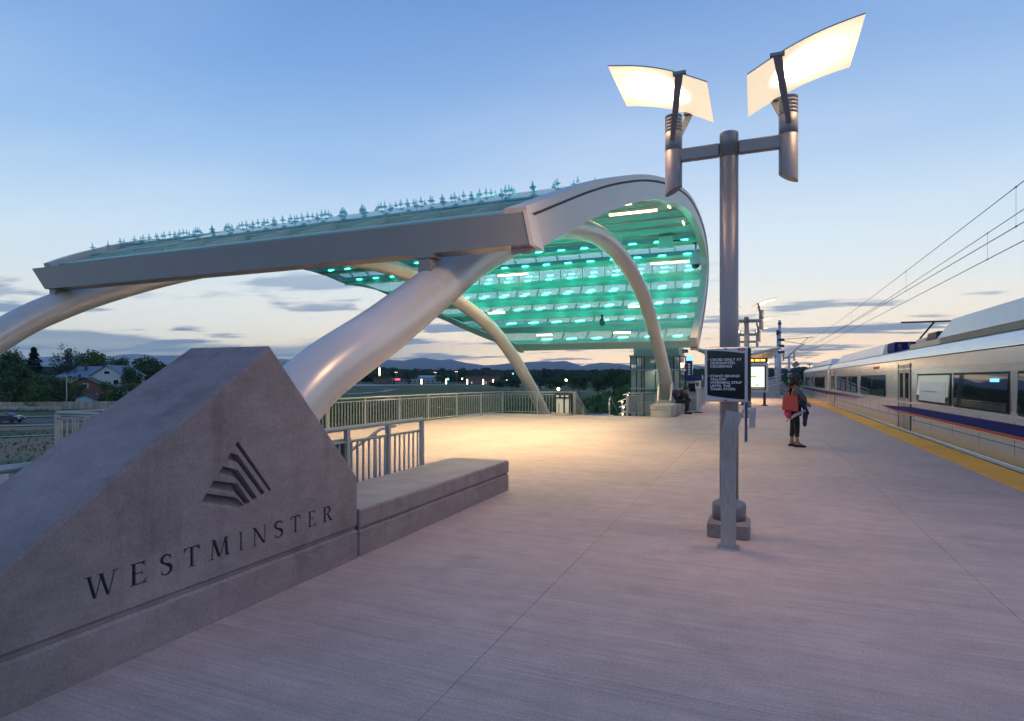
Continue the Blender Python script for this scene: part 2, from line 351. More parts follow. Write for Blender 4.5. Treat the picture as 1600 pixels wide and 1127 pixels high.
def text_mesh(txt, size, bold=0, align='LEFT', xs=1.0, ext=.001):
    cu = bpy.data.curves.new('lettering', 'FONT'); cu.body = txt; cu.size = size; cu.offset = bold; cu.align_x = align; cu.extrude = ext; cu.space_line = .9
    o = bpy.data.objects.new('lettering', cu); COL.objects.link(o); bpy.context.view_layer.update()
    me = bpy.data.meshes.new_from_object(o.evaluated_get(bpy.context.evaluated_depsgraph_get()))
    bpy.data.objects.remove(o); bpy.data.curves.remove(cu)
    for v in me.vertices: v.co.x *= xs
    me.materials.clear(); return me
def lerp(tab, s):
    for (a, x), (b, y) in zip(tab, tab[1:]):
        if s <= b: return x + (y - x) * (s - a) / (b - a) if s > a else x
    return tab[-1][1]
def sm01(a, b, x):
    t = max(0, min(1, (x - a) / (b - a))); return t * t * (3 - 2 * t)
# ------------------------------------------------------------------ ground, far land, platform
def gz(x, y):
    d = math.hypot(x, y); z = -5.0
    z += max(0, d - 420) * .0155 if d < 3600 else 49
    z += 6.6 * math.exp(-((x + 9) / 15) ** 2 - ((y - 82) / 20) ** 2) * sm01(30, 52, y)
    if 60 < d < 3000: z += .8 * noise.noise(Vector((x * .02, y * .02, 0))) * sm01(60, 160, d)
    return z
def G(u, d): p = at(u, d); p.z = gz(p.x, p.y); return p
rs = [0] + [6 * 1.075 ** i for i in range(0, 128)]
rs = [r for r in rs if r < 24000]
mb = MB(); rows = []
for r in rs: rows.append([(r * math.cos(a * 2 * math.pi / 240), r * math.sin(a * 2 * math.pi / 240), gz(r * math.cos(a * 2 * math.pi / 240), r * math.sin(a * 2 * math.pi / 240))) for a in range(241)])
mb.sheet(rows); terrain = mb.build('ground', M['terrain'], kind='structure')

def ridge(name, mat, pts, d0, depth, d1v=584, seed=1):
    # pts: (column, height row) of the skyline, built as a sloped range with folds, d0 = distance of the crest
    us = []; u = pts[0][0]
    while u <= pts[-1][0]: us.append(u); u += 3
    rows = []
    for k in range(9):
        t = k / 8; row = []
        for u in us:
            v = lerp(pts, u); zt = zpx(v, d0)
            fold = noise.fractal(Vector((u * .045 + seed, t * 2.2, seed)), 1, 2, 4)
            d = d0 - depth * t + fold * depth * .16 * math.sin(t * math.pi)
            p = at(u, d); h = 40 + (zt - 40) * (1 - t) ** 1.15 + fold * zt * .10 * math.sin(t * math.pi)
            if k == 0: h += .012 * zt * noise.fractal(Vector((u * .16, seed, 3)), 1, 2, 3)
            row.append((p.x, p.y, h if t < 1 else 20))
        rows.append(row)
    return MB().sheet(rows).build(name, mat, kind='structure')
ridge('hills', M['mountain'], [(-420, 571), (-100, 572), (60, 571), (170, 571), (260, 569), (400, 567), (520, 566), (565, 564.5), (585, 562.5), (605, 562), (630, 563.5), (648, 561), (662, 559), (680, 562), (692, 563), (703, 561), (722, 566), (735, 568), (758, 571), (775, 570), (795, 568), (815, 567), (830, 565.5), (845, 564.5), (865, 565), (884, 564), (900, 569), (910, 572), (920, 569), (940, 566.6), (952, 567), (985, 571), (1010, 573), (1050, 570), (1090, 571), (1110, 573), (1160, 579), (1215, 581), (1290, 578), (1400, 574), (1600, 570), (1900, 572)], 11000, 4200, seed=2.3)
ridge('snowy_mountains', M['snowy'], [(-300, 565), (20, 560), (90, 557), (120, 554), (160, 559), (190, 554), (215, 553), (245, 556), (300, 555), (380, 559), (460, 562)], 14000, 2500, seed=7.7)

XL_, XS_ = -11.2, 3.33                     # plaza's west edge, inner edge of the warning strip
YB, YS, YE = 24.3, -4.0, 60.0
plat = MB().bbox((XL_, YS, -5.6), (-3.0, YB, -.006)).bbox((-2.998, YS, -5.6), (3.94, YE, -.006)).build('platform', M['joint'], kind='structure')
xs = [XL_, -10.25, -7.3, -4.35, -1.4, 1.55, XS_]
ys = [YS, -.3, 2.95, 6.2, 9.43, 12.68, 15.93, 19.18, 22.43, 24.3, 28.9, 32.15, 35.4, 38.65, 41.9, 45.15, 48.4, 51.65, 54.9, 58.0, YE]
for i in range(len(xs) - 1):
    for j in range(len(ys) - 1):
        x0, x1, y0, y1 = xs[i], xs[i + 1], ys[j], ys[j + 1]
        if y0 >= YB - .01:
            if x1 < -2.9: continue
            x0 = max(x0, -3.0)
        g = .0014
        MB().bev((x0 + g, y0 + g, -.013), (x1 - g, y1 - g, 0), .0012).build('slab_panel', M['slab'], plat)
# tactile warning strip: tiles with truncated domes
def tile_mesh(domes):
    m = MB().bev((0.002, .002, -.010), (.608, .608, .003), .003)
    if domes:
        for a in range(10):
            for b in range(10):
                c = (.03 + a * .0605, .03 + b * .0605)
                lo = [(c[0] + .0125 * math.cos(k * math.pi / 3), c[1] + .0125 * math.sin(k * math.pi / 3), .003) for k in range(6)]
                hi = [(c[0] + .007 * math.cos(k * math.pi / 3), c[1] + .007 * math.sin(k * math.pi / 3), .009) for k in range(6)]
                m.add(lo + hi, [(k, (k + 1) % 6, 6 + (k + 1) % 6, 6 + k) for k in range(6)] + [tuple(range(6, 12))])
    return m.mesh('tactile_tile', M['tactile'])
td = tile_mesh(True); y = YS
while y < YE - .6: inst('tactile_tile', td, plat, (XS_, y, 0)); y += .61
MB().bev((3.943, YS, -.25), (4.0, YE, -.012), .006).build('edge_nosing', M['rubber'], plat)
trk = MB().bbox((4.0, -60, -1.9), (13, 400, -1.45)).build('track_bed', M['ballast'], kind='structure')
for x in (4.85, 6.29, 8.95, 10.39): MB().bbox((x - .035, -60, -1.43), (x + .035, 400, -1.22)).build('rail', M['dark'], trk)
sl = MB().bev((4.3, -.12, -1.5), (6.85, .12, -1.40), .02).mesh('sleeper', M['cast'])
for k in range(90): inst('sleeper', sl, trk, (0, -10 + k * .8, 0))
# platform goes on as a low embankment; the ground under the tracks
MB().prism([(-3.0, YE, -5.6), (-3.0, YE, -.02), (-1.2, YE + 45, -3.2), (-1.2, YE + 45, -5.6)], (5.2, 0, 0)).build('ramp', M['slab'], kind='structure')
def ribbon(name, pts, w, m, lift=.06, mode='uv'):
    P = [G(u, d) for u, d in pts] if mode == 'uv' else [Vector((x, y, 0)) for x, y in pts]
    Q = []
    for a, b in zip(P, P[1:]):
        n = max(2, int((b - a).length / 8)); Q += [a.lerp(b, k / n) for k in range(n)]
    Q.append(P[-1]); rows = []
    for i, p in enumerate(Q):
        t = (Q[min(i + 1, len(Q) - 1)] - Q[max(i - 1, 0)]); t.z = 0; t.normalize(); nn = Vector((-t.y, t.x, 0))
        row = []
        for k in (-1, -.33, .33, 1):
            q = p + nn * w / 2 * k; row.append((q.x, q.y, gz(q.x, q.y) + lift))
        rows.append(row)
    return MB().sheet(rows).build(name, m, kind='structure')
ribbon('road', [(420, 470), (520, 478), (600, 490), (680, 498), (780, 500), (860, 520)], 34, M['concrete_far'], .12)
ribbon('far_road', [(470, 300), (520, 370), (545, 420), (560, 470)], 12, M['asphalt'], .14)
ribbon('path', [(470, 118), (520, 128), (560, 137), (592, 158), (612, 205)], 3.2, M['concrete_far'])
ribbon('path', [(520, 240), (572, 265), (590, 300), (612, 345), (632, 400)], 4, M['concrete_far'])
ribbon('path', [(505, 330), (540, 360), (560, 372)], 4, M['concrete_far'])
ribbon('path', [(640, 150), (700, 128), (745, 112), (800, 104)], 2.2, M['concrete_far'])
ribbon('lot_road', [(-160, 87), (-20, 88), (90, 91), (220, 96)], 9, M['asphalt'])
ribbon('pavement', [(-160, 79), (-20, 79.5), (90, 83), (220, 88)], 1.2, M['concrete_far'], .16)
ribbon('pavement', [(-160, 64), (-20, 65), (90, 68.5), (220, 72)], .9, M['concrete_far'], .12)
ribbon('pavement', [(-160, 96), (-20, 97), (90, 100.5), (220, 106)], 1.6, M['concrete_far'], .14)

# ------------------------------------------------------------------ canopy
PROF = [(7.4, 3.77), (8.13, 4.06), (8.86, 4.37), (9.58, 4.67), (10.32, 4.96), (11.05, 5.24), (11.79, 5.52), (12.53, 5.78), (13.28, 6.03), (14.03, 6.28), (14.77, 6.53), (15.53, 6.76), (16.29, 6.97), (17.05, 7.18), (17.81, 7.38), (18.57, 7.57), (19.34, 7.75), (20.11, 7.92), (20.88, 8.07), (21.65, 8.23), (22.43, 8.37), (23.21, 8.49), (23.99, 8.58), (24.78, 8.63), (25.56, 8.65), (26.35, 8.64), (27.14, 8.61), (27.93, 8.55), (28.71, 8.43), (29.45, 8.22), (30.1, 7.88), (30.52, 7.40), (30.62, 6.85), (30.25, 6.30), (29.76, 5.75), (29.22, 5.17), (28.67, 4.62), (28.05, 4.13), (27.41, 3.67), (26.77, 3.21), (26.19, 2.80)]
for _ in range(2): PROF = [PROF[0]] + [((a[0] + 2 * b[0] + c[0]) / 4, (a[1] + 2 * b[1] + c[1]) / 4) for a, b, c in zip(PROF, PROF[1:], PROF[2:])] + [PROF[-1]]
SL = [0]
for a, b in zip(PROF, PROF[1:]): SL.append(SL[-1] + math.hypot(b[0] - a[0], b[1] - a[1]))
STOT = SL[-1]
def pf(s, n=0.0):                          # point (y, z) on the roof's section, n metres inwards
    def raw(q):
        q = max(0, min(STOT, q)); return Vector((lerp([(l, p[0]) for l, p in zip(SL, PROF)], q), lerp([(l, p[1]) for l, p in zip(SL, PROF)], q)))
    p = raw(s); t = (raw(s + .25) - raw(s - .25)).normalized(); q = p + Vector((t.y, -t.x)) * n; return q.x, q.y
KS = STOT / 31.43
XLT = [(0, -13.45), (1, -14.5), (2, -15.35), (4, -16.7), (6, -18.4), (9, -20.9), (14, -24.0), (18, -25.8), (22.2, -25.3), (24.4, -23.7), (25.3, -21.2), (26.7, -18.4), (28.2, -15.7), (29.8, -13.1), (31.04, -10.95), (31.5, -10.3)]
def xl(s): return lerp(XLT, s / KS)
def xr(s): return -2.87 + .03 * (pf(s)[0] - 7.4)
can = thing('station_canopy', 'wave-shaped glass canopy lit teal inside, on two leaning cream steel arches', 'canopy', (-7.5, 17, 0))
def profile_band(name, m, xa, xb, n0, n1, s0=0.0, s1=None, step=.35):
    s1 = STOT if s1 is None else s1; k = int((s1 - s0) / step); b = MB(); rows = [[], [], [], []]
    for i in range(k + 1):
        s = s0 + (s1 - s0) * i / k; a = pf(s, n0); c = pf(s, n1); x0, x1 = xa(s), xb(s)
        for r, p in zip(rows, ((x0, *a), (x1, *a), (x1, *c), (x0, *c))): r.append(p)
    for a, c in ((0, 1), (1, 2), (2, 3), (3, 0)): b.sheet([rows[a], rows[c]])
    for i in (0, -1): b.add([rows[q][i] for q in range(4)], [(0, 1, 2, 3)])
    return b.build(name, m, can)
profile_band('rim_beam', M['rim'], lambda s: xr(s) - .28, lambda s: xr(s), .10, .56)
profile_band('rim_cap', M['rim'], lambda s: xr(s) - .30, lambda s: xr(s) + .035, -.07, .05)
profile_band('rim_gap', M['seam'], lambda s: xr(s) - .26, lambda s: xr(s) - .02, .05, .10)
profile_band('rim_beam', M['rim'], lambda s: xl(s), lambda s: xl(s) + .2, -.04, .36, .4)
# fascia across the front: a folded sheet with its own depth
fb = MB(); fr = [(-13.62, 7.4, 3.77), (-2.90, 7.4, 3.77), (-2.80, 7.4, 3.33), (-13.2, 7.4, 3.33)]
fb.prism(fr, (0, .30, 0)); fb.build('fascia', M['fascia'], can)
MB().prism([(-2.895, 7.385, 3.79), (-2.84, 7.385, 3.79), (-2.735, 7.385, 3.315), (-2.795, 7.385, 3.315)], (0, .42, 0)).build('fascia_end', M['rim'], can)
# purlins
PK = [STOT - .22]
for st_p in [1.6, 1.27, 1.22, 1.24, 1.34, 1.3, 1.2, 1.2, 1.35, 1.45] + [1.6] * 14:
    if PK[-1] - st_p > .7: PK.append(PK[-1] - st_p)
def purlin(s, w, d0, d1, name='purlin'):
    a, b = s - w / 2, s + w / 2
    A0, A1, B0, B1 = pf(a, d0), pf(a, d1), pf(b, d0), pf(b, d1)
    xla, xlb, x1 = xl(a) + .2, xl(b) + .2, xr(s) - .285
    vs = [(xla, *A0), (xlb, *B0), (xlb, *B1), (xla, *A1), (x1, *A0), (x1, *B0), (x1, *B1), (x1, *A1)]
    MB().add(vs, [(0, 1, 2, 3), (4, 7, 6, 5), (0, 4, 5, 1), (1, 5, 6, 2), (2, 6, 7, 3), (3, 7, 4, 0)]).build(name, M['purlin'], can)
for k, s in enumerate(PK):
    w = .36 if k else .42; purlin(s, w, .06, .38)
    profile = [(s + w / 2 - .05, .382), (s + w / 2 + .012, .382), (s + w / 2 + .012, .43), (s + w / 2 - .05, .43)]
    MB().prism([(xl(s) + .25, *pf(a, n)) for a, n in profile], (xr(s) - .29 - xl(s) - .25, 0, 0)).build('flange', M['rim'], can)
# panes, mullions, lights, finials on the purlin grid
PX = 1.2; npane = 0
led_me = MB().bev((-.175, -.02, -.004), (.175, .02, .012), .004, 0).bev((-.165, -.017, -.034), (.165, .017, -.0045), .008, 1).mesh('light_fixture', [M['white_steel'], M['led']])
fin = MB(); fin.tube([(0, 0, .0), (0, 0, .04), (0, 0, .165)], [.046, .036, .004], 6); fin.tube([(0, 0, -.06), (0, 0, .0)], [.010, .012], 5); fin.cyl((0, 0, .03), .078, .008, 8)
fin_me = fin.mesh('finial', M['finial'])
nled = 0
for k in range(len(PK) - 1):
    s0, s1 = PK[k + 1], PK[k]; sm = (s0 + s1) / 2
    xa = xr(sm) - .28; c = 0
    while True:
        x1 = xa - c * PX; x0 = x1 - PX; lim0, lim1 = xl(s0) + .18, xl(s1) + .18
        if x1 <= min(lim0, lim1) + .15: break
        q = []
        for i in range(4):
            s = s0 + (s1 - s0) * i / 3; lm = xl(s) + .18
            q.append((max(x0 + .012, lm), max(x1 - .012, lm + .01), s + (.012 if i == 0 else -.012 if i == 3 else 0)))
        b = MB(); up = [[(a, *pf(s, .0)), (e, *pf(s, .0))] for a, e, s in q]; lo = [[(a, *pf(s, .022)), (e, *pf(s, .022))] for a, e, s in q]
        b.sheet(up, smooth=False).sheet(lo, smooth=False)
        for (u0, u1), (l0, l1) in ((up[0], lo[0]), (up[-1], lo[-1])): b.add([u0, u1, l1, l0], [(0, 1, 2, 3)])
        for side in (0, 1): b.sheet([[r[side] for r in up], [r[side] for r in lo]], smooth=False)
        if npane < 300: b.build('pane', M['pane'], can); npane += 1
        if c and x1 > max(lim0, lim1):
            a0, a1, b0, b1 = pf(s0 + .25, .035), pf(s0 + .25, .13), pf(s1 - .25, .035), pf(s1 - .25, .13)
            MB().add([(x1 - .025, *a0), (x1 + .025, *a0), (x1 + .025, *a1), (x1 - .025, *a1), (x1 - .025, *b0), (x1 + .025, *b0), (x1 + .025, *b1), (x1 - .025, *b1)],
                     [(0, 3, 2, 1), (4, 5, 6, 7), (0, 1, 5, 4), (1, 2, 6, 5), (2, 3, 7, 6), (3, 0, 4, 7)]).build('mullion', M['purlin'], can)
        xm = (x0 + x1) / 2
        if x0 > max(lim0, lim1) - .2 and nled < 299:
            for ds, n in (((.23, .37), (.64, .13)) if s1 > 24.0 else ((.27, .36),) if s1 > 22.3 else ((s1 - s0 - .26, .12),)):  # second bar of a pair is built as the fixture's reflection in glass
                s = s1 - ds; p = pf(s, n); t = Vector((0, *pf(s + .1, n))) - Vector((0, *pf(s - .1, n))); t.normalize(); nrm = Vector((0, t.z, -t.y))
                o = inst('light_fixture', led_me, can, (xm, *p)); zz = -nrm; yy = zz.cross(Vector((1, 0, 0)))
                o.rotation_euler = Matrix(((1, yy.x, zz.x), (0, yy.y, zz.y), (0, yy.z, zz.z))).to_euler(); nled += 1
        if s1 < 19 and k > 2:
            p = pf(s1, 0); t = Vector((0, *pf(s1 + .1, 0))) - Vector((0, *pf(s1 - .1, 0))); 
            
            for dx in ((0, .6) if s1 < 10 else (0,)):
                if x1 - dx > xl(s1) + .1 and c: inst('finial', fin_me, can, (x1 - dx, p[0], p[1] + .06), (math.atan2(t.z, t.y) * .35, 0, 0))
        c += 1
# arches
A1 = [(-4.56, 3.75, -.25, .33), (-4.54, 4.25, .55, .33), (-4.51, 5.09, 1.44, .33), (-4.46, 6.45, 2.17, .33), (-4.4, 8.07, 3.08, .33), (-4.37, 8.95, 3.56, .33), (-4.3, 10.91, 4.36, .31), (-4.22, 13.0, 5.04, .29), (-4.14, 15.4, 5.47, .28), (-4.07, 17.32, 5.56, .27), (-4.0, 19.28, 5.38, .265), (-3.93, 21.15, 4.97, .265), (-3.87, 23.03, 4.24, .265), (-3.79, 25.1, 2.92, .265), (-3.73, 26.89, 1.50, .27), (-3.70, 27.9, .5, .27)]
A2 = [(-13.75, 2.6, -5.2, .3), (-13.65, 3.6, -1.6, .3), (-13.5, 5.0, .7, .29), (-13.28, 6.68, 2.35, .28), (-13.07, 7.68, 3.05, .28), (-12.82, 8.84, 3.62, .27), (-12.54, 10.21, 4.17, .27), (-12.1, 12.6, 4.92, .26), (-11.49, 15.25, 5.25, .26), (-11.02, 17.47, 5.12, .26), (-10.61, 19.45, 4.68, .26), (-10.09, 21.92, 3.72, .26), (-9.74, 23.59, 2.55, .26), (-9.43, 25.11, 1.12, .26), (-9.2, 26.2, -.1, .26), (-9.05, 27.0, -1.2, .26)]
def smooth_path(P, n=5):
    P = [Vector(p) for p in P]; Q = [2 * P[0] - P[1]] + P + [2 * P[-1] - P[-2]]; out = []
    for i in range(1, len(Q) - 2):
        for t in [k / n for k in range(n)]:
            a, b, c, d = Q[i - 1:i + 3]; out.append(.5 * ((2 * b) + (c - a) * t + (2 * a - 5 * b + 4 * c - d) * t * t + (3 * b - a - 3 * c + d) * t ** 3))
    return out + [P[-1]]
def arch(A):
    p = smooth_path([a[:3] for a in A]); r = [v.x for v in smooth_path([(a[3], 0, 0) for a in A])]
    for q in (18, 30, 41, 52, 63):
        t = (p[q + 1] - p[q - 1]).normalized(); MB().tube([p[q] - t * .012, p[q] - t * .006, p[q] + t * .006, p[q] + t * .012], [r[q] - .002, r[q] + .0035, r[q] + .0035, r[q] - .002], 36, cap=False).build('weld_seam', M['white_steel'], can)
    return MB().tube(p, r, 36).build('arch_tube', M['white_steel'], can)
arch(A1); arch(A2)
MB().box((-4.43, 7.52, 3.08), (.20, .22, .52)).box((-4.43, 7.52, 3.30), (.34, .26, .06)).build('strut', M['fascia'], can)
MB().box((-13.05, 7.55, 3.26), (.18, .2, .2)).build('strut', M['fascia'], can)
for x, y, z in ((-4.02, 18.6, 5.86), (-3.95, 20.6, 5.46)): MB().box((x, y, z), (.16, .22, .28)).build('bracket', M['purlin'], can)
MB().prism([(-4.15, 26.2, .0), (-3.3, 26.2, .0), (-3.3, 26.2, .40), (-3.4, 26.2, .58), (-4.05, 26.2, .58), (-4.15, 26.2, .40)], (0, 1.9, 0)).build('footing', M['cast_light'], can)
MB().prism([(-4.02, 26.1, .25), (-4.02, 27.4, .25), (-4.02, 26.9, 1.35), (-4.02, 26.5, 1.2)], (.07, 0, 0)).prism([(-3.47, 26.1, .25), (-3.47, 27.4, .25), (-3.47, 26.9, 1.35), (-3.47, 26.5, 1.2)], (.07, 0, 0)).build('foot_plate', M['white_steel'], can)
MB().bbox((-4.95, 3.2, -.01), (-4.1, 4.6, .18)).build('footing', M['cast_light'], can)
# slim warm strip lights under the purlins, powered ones carry an added spot
def strip(x0, x1, s, n=.44, power=26):
    p = pf(s, n); ln = x1 - x0
    MB().bev((x0, p[0] - .045, p[1] - .045), (x1, p[0] + .045, p[1] + .035), .01, 0).bbox((x0 + .02, p[0] - .035, p[1] - .054), (x1 - .02, p[0] + .035, p[1] - .0455), 1).bbox((x0 + .02, p[0] - .054, p[1] - .035), (x1 - .02, p[0] - .0455, p[1] + .02), 1).build('strip_light', [M['white_steel'], M['warm']], can)
    if not power: return
    ld = bpy.data.lights.new('added_warm_spot', 'SPOT'); ld.spot_size = R(128); ld.spot_blend = 1.0; ld.shadow_soft_size = .3; ld.energy = power * 1.15; ld.color = (1, .71, .33)
    lo = bpy.data.objects.new('added_warm_spot', ld); COL.objects.link(lo); lo.location = (x0 + ln / 2, p[0], p[1] - .1)
STRIPS = [(-5.4, -3.5, 16.9, .44, 0), (-5.4, -3.8, 13.2, .44, 900), (-4.9, -3.0, 24.6, .42, 0), (-13.2, -11.4, 24.7, .42, 0), (-13.1, -12.1, 28.2, .42, 0), (-5.7, -4.9, 28.2, .42, 0), (-9.7, -8.9, 30.6, .44, 0), (-6.0, -5.2, 30.6, .44, 0), (-8.6, -7.2, 13.6, .44, 900), (-9.8, -8.2, 9.6, .44, 900), (-5.2, -3.8, 9.0, .44, 1500), (-6.8, -5.6, 5.0, .44, 1100), (-4.6, -3.4, 5.6, .44, 1300), (-12.2, -10.8, 5.6, .44, 350)]  # powered strips are added to warm the floor and left arch
for a, b, s, n, w in STRIPS: strip(a, b, s * KS, n, w)
for s, x in ((15.9, -2.95), (19.9, -2.86), (25.05, -2.75)):            # short lamps beside the rim
    s *= KS; p = pf(s - .25, .5); q = pf(s + .25, .5)
    MB().tube([(x, *p), (x, *q)], .035, 8).build('rim_light', M['warm'], can)
# ------------------------------------------------------------------ stone city sign and bench wall
MX = -3.15; MB_ = -3.96
mon = thing('city_sign', 'massive grey concrete wedge carved with WESTMINSTER and a stepped emblem', 'monument', (-3.5, 2.6, 0))
prof2 = [(1.10, .262), (4.18, .262), (4.18, .69), (3.2, 1.76), (1.10, .335)]
def wedge(poly, x0, x1, ch):
    # extruded outline with a chamfer round its front face
    cy = sum(p[0] for p in poly) / len(poly); cz = sum(p[1] for p in poly) / len(poly); n = len(poly)
    def inset(d):
        out = []
        for i in range(n):
            a, b, c = Vector(poly[i - 1]), Vector(poly[i]), Vector(poly[(i + 1) % n])
            e1, e2 = (b - a).normalized(), (c - b).normalized(); n1, n2 = Vector((-e1.y, e1.x)), Vector((-e2.y, e2.x))
            k = (n1 + n2) / (1 + n1.dot(n2)); out.append(b + k * d)
        return out
    F = inset(ch); b = MB()
    vs = [(x0, *p) for p in F] + [(x0 - ch, *p) for p in poly] + [(x1 + ch, *p) for p in poly] + [(x1, *p) for p in F]
    fs = [tuple(range(n))] + [(i + r * n, i + (r + 1) * n, (i + 1) % n + (r + 1) * n, (i + 1) % n + r * n) for r in range(3) for i in range(n)] + [tuple(range(3 * n, 4 * n))[::-1]]
    return b.add(vs, fs)
block = wedge(prof2, MX, MB_, .022).build('sign_block', M['cast'], mon)
bm = bmesh.new(); bm.from_mesh(block.data); bmesh.ops.recalc_face_normals(bm, faces=bm.faces[:]); bm.to_mesh(block.data); bm.free()
base = MB().bev((MB_, 1.10, -.02), (MX + .004, 4.18, .243), .016).build('plinth', M['cast'], mon)
MB().bbox((MB_ + .03, 1.12, .243), (MX - .022, 4.16, .262)).build('groove', M['cast'], mon)
# letters as strokes (x right, z up, cap height 1)
T1, T0 = .15, .065
def st(a, b, w): return [(a[0] - w / 2, a[1]), (a[0] + w / 2, a[1]), (b[0] + w / 2, b[1]), (b[0] - w / 2, b[1])]
def sf(x, z, w, h=.045): return [(x - w / 2, z), (x + w / 2, z), (x + w / 2 - .03, z + h), (x - w / 2 + .03, z + h)] if z < .5 else [(x - w / 2 + .03, z - h), (x + w / 2 - .03, z - h), (x + w / 2, z), (x - w / 2, z)]
def sweep(pts):
    out = []
    for (x0, z0, w0), (x1, z1, w1) in zip(pts, pts[1:]):
        d = Vector((x1 - x0, z1 - z0)).normalized(); n = Vector((-d.y, d.x)); e = d * .012
        out.append([(x0 - e.x + n.x * w0 / 2, z0 - e.y + n.y * w0 / 2), (x0 - e.x - n.x * w0 / 2, z0 - e.y - n.y * w0 / 2), (x1 + e.x - n.x * w1 / 2, z1 + e.y - n.y * w1 / 2), (x1 + e.x + n.x * w1 / 2, z1 + e.y + n.y * w1 / 2)])
    return out
def glyph(c):
    if c == 'W': return 1.36, [st((.17, 1), (.42, 0), T1), st((.66, .92), (.43, 0), T0), st((.66, 1), (.95, 0), T1), st((1.22, 1), (.96, 0), T0), sf(.16, 1, .34), sf(.66, 1, .3), sf(1.22, 1, .3)]
    if c == 'E': return .68, [st((.17, 1), (.17, 0), T1), [(.05, 0), (.64, 0), (.66, .06), (.05, .06)], [(.05, .94), (.60, .94), (.60, 1), (.05, 1)], [(.17, .49), (.48, .49), (.48, .55), (.17, .55)], [(.56, .06), (.68, .22), (.63, .22), (.48, .06)], [(.55, .94), (.61, .80), (.57, .80), (.44, .94)], [(.45, .41), (.49, .41), (.49, .63), (.45, .63)]]
    if c == 'S':
        p = []
        for k in range(13): a = R(25 + k * 20.5); p.append((.29 + .20 * math.cos(a), .76 + .205 * math.sin(a), .06 + .09 * max(0, math.sin((k - 2) / 10 * math.pi))))
        q = []
        for k in range(13): a = R(112 - k * 22); q.append((.29 + .215 * math.cos(a), .265 + .235 * math.sin(a), .06 + .10 * max(0, math.sin((k + 1.5) / 11.5 * math.pi))))
        return .60, sweep(p) + sweep([p[-1], (q[1][0], q[1][1], .15)]) + sweep(q[1:]) + [[(.455, .76), (.50, .74), (.50, .96), (.46, .93)], [(.06, .03), (.10, .07), (.11, .27), (.07, .27)]]
    if c == 'T': return .76, [st((.38, 1), (.38, 0), T1), [(.02, .935), (.74, .935), (.74, 1), (.02, 1)], [(.0, .78), (.045, .78), (.16, .935), (.02, .935)], [(.715, .78), (.76, .78), (.74, .935), (.60, .935)], sf(.38, 0, .36)]
    if c == 'M': return 1.06, [st((.24, 1), (.15, 0), T0), st((.25, 1), (.52, .06), T1), st((.82, 1), (.53, .0), T0), st((.82, 1), (.90, 0), T1), sf(.15, 0, .27), sf(.90, 0, .34), sf(.20, 1, .22), sf(.86, 1, .22)]
    if c == 'I': return .36, [st((.18, 1), (.18, 0), T1), sf(.18, 0, .34), sf(.18, 1, .34)]
    if c == 'N': return .92, [st((.18, 1), (.18, 0), T0), st((.16, 1), (.74, 0), T1), st((.77, 1), (.77, 0), T0), sf(.18, 0, .28), sf(.77, 1, .28), sf(.12, 1, .2)]
    if c == 'R':
        p = [(.17, .965, .06)] + [(.34 + .20 * math.cos(R(90 - k * 20)), .74 + .225 * math.sin(R(90 - k * 20)), .06 + .09 * math.sin(k / 9 * math.pi)) for k in range(10)] + [(.17, .51, .06)]
        return .76, [st((.17, 1), (.17, 0), T1), sf(.17, 0, .33), sf(.12, 1, .24), st((.36, .52), (.64, .02), T1), [(.56, 0), (.80, 0), (.78, .045), (.58, .05)]] + sweep(p)
LET = [(1.946, 2.119), (2.18, 2.285), (2.357, 2.443), (2.509, 2.623), (2.682, 2.849), (2.916, 2.954), (3.023, 3.162), (3.221, 3.318), (3.382, 3.486), (3.564, 3.656), (3.729, 3.85)]
Z0, CAP = .395, .122
cut = MB(); DEP = .014
for ch, (ya, yb) in zip('WESTMINSTER', LET):
    w, polys = glyph(ch); fill = MB()
    for i, pl in enumerate(polys):
        P = [(MX, ya + x / w * (yb - ya), Z0 + z * CAP) for x, z in pl]
        cut.prism([(MX + .02 + i * .0004, y, z) for _, y, z in P], (-.02 - DEP - i * .0011, 0, 0))
        fill.prism([(MX - DEP + .0022 + i * .00013, y, z) for _, y, z in P], (-.004, 0, 0))
    fill.build('letter', M['engraved'], mon)
LOGO = [([(2.91, 1.12), (3.2, .75), (3.18, .742), (2.888, 1.10)], [.05] * 4), ([(2.85, 1.05), (2.91, 1.03), (3.14, .74), (3.11, .73), (2.9, .985), (2.82, 1.01)], [.06, .06, .06, .05, .03, .012]), ([(2.79, .97), (2.91, .93), (3.07, .72), (3.035, .708), (2.89, .88), (2.75, .93)], [.06, .06, .06, .05, .012, .008]), ([(2.72, .89), (2.905, .842), (3.01, .70), (2.97, .69), (2.895, .77), (2.68, .84)], [.065, .065, .06, .03, .008, .006]), ([(2.67, .82), (2.9, .75), (2.96, .69), (2.89, .676), (2.61, .76)], [.07, .07, .02, .006, .006])]
for pl, dp in LOGO:
    n = len(pl); vs = [(MX + .03, *p) for p in pl] + [(MX - d, *p) for p, d in zip(pl, dp)]
    cut.add(vs, [tuple(range(n)), tuple(range(n, 2 * n))[::-1]] + [(i, n + i, n + (i + 1) % n, (i + 1) % n) for i in range(n)])
cm = cut.mesh('cutter', M['cast']); bm = bmesh.new(); bm.from_mesh(cm); bmesh.ops.triangulate(bm, faces=bm.faces[:]); bmesh.ops.recalc_face_normals(bm, faces=bm.faces[:]); bm.to_mesh(cm); bm.free()
co = bpy.data.objects.new('cutter', cm); COL.objects.link(co)
md = block.modifiers.new('engrave', 'BOOLEAN'); md.operation = 'DIFFERENCE'; md.object = co; md.solver = 'EXACT'; md.use_self = True
bpy.context.view_layer.update()
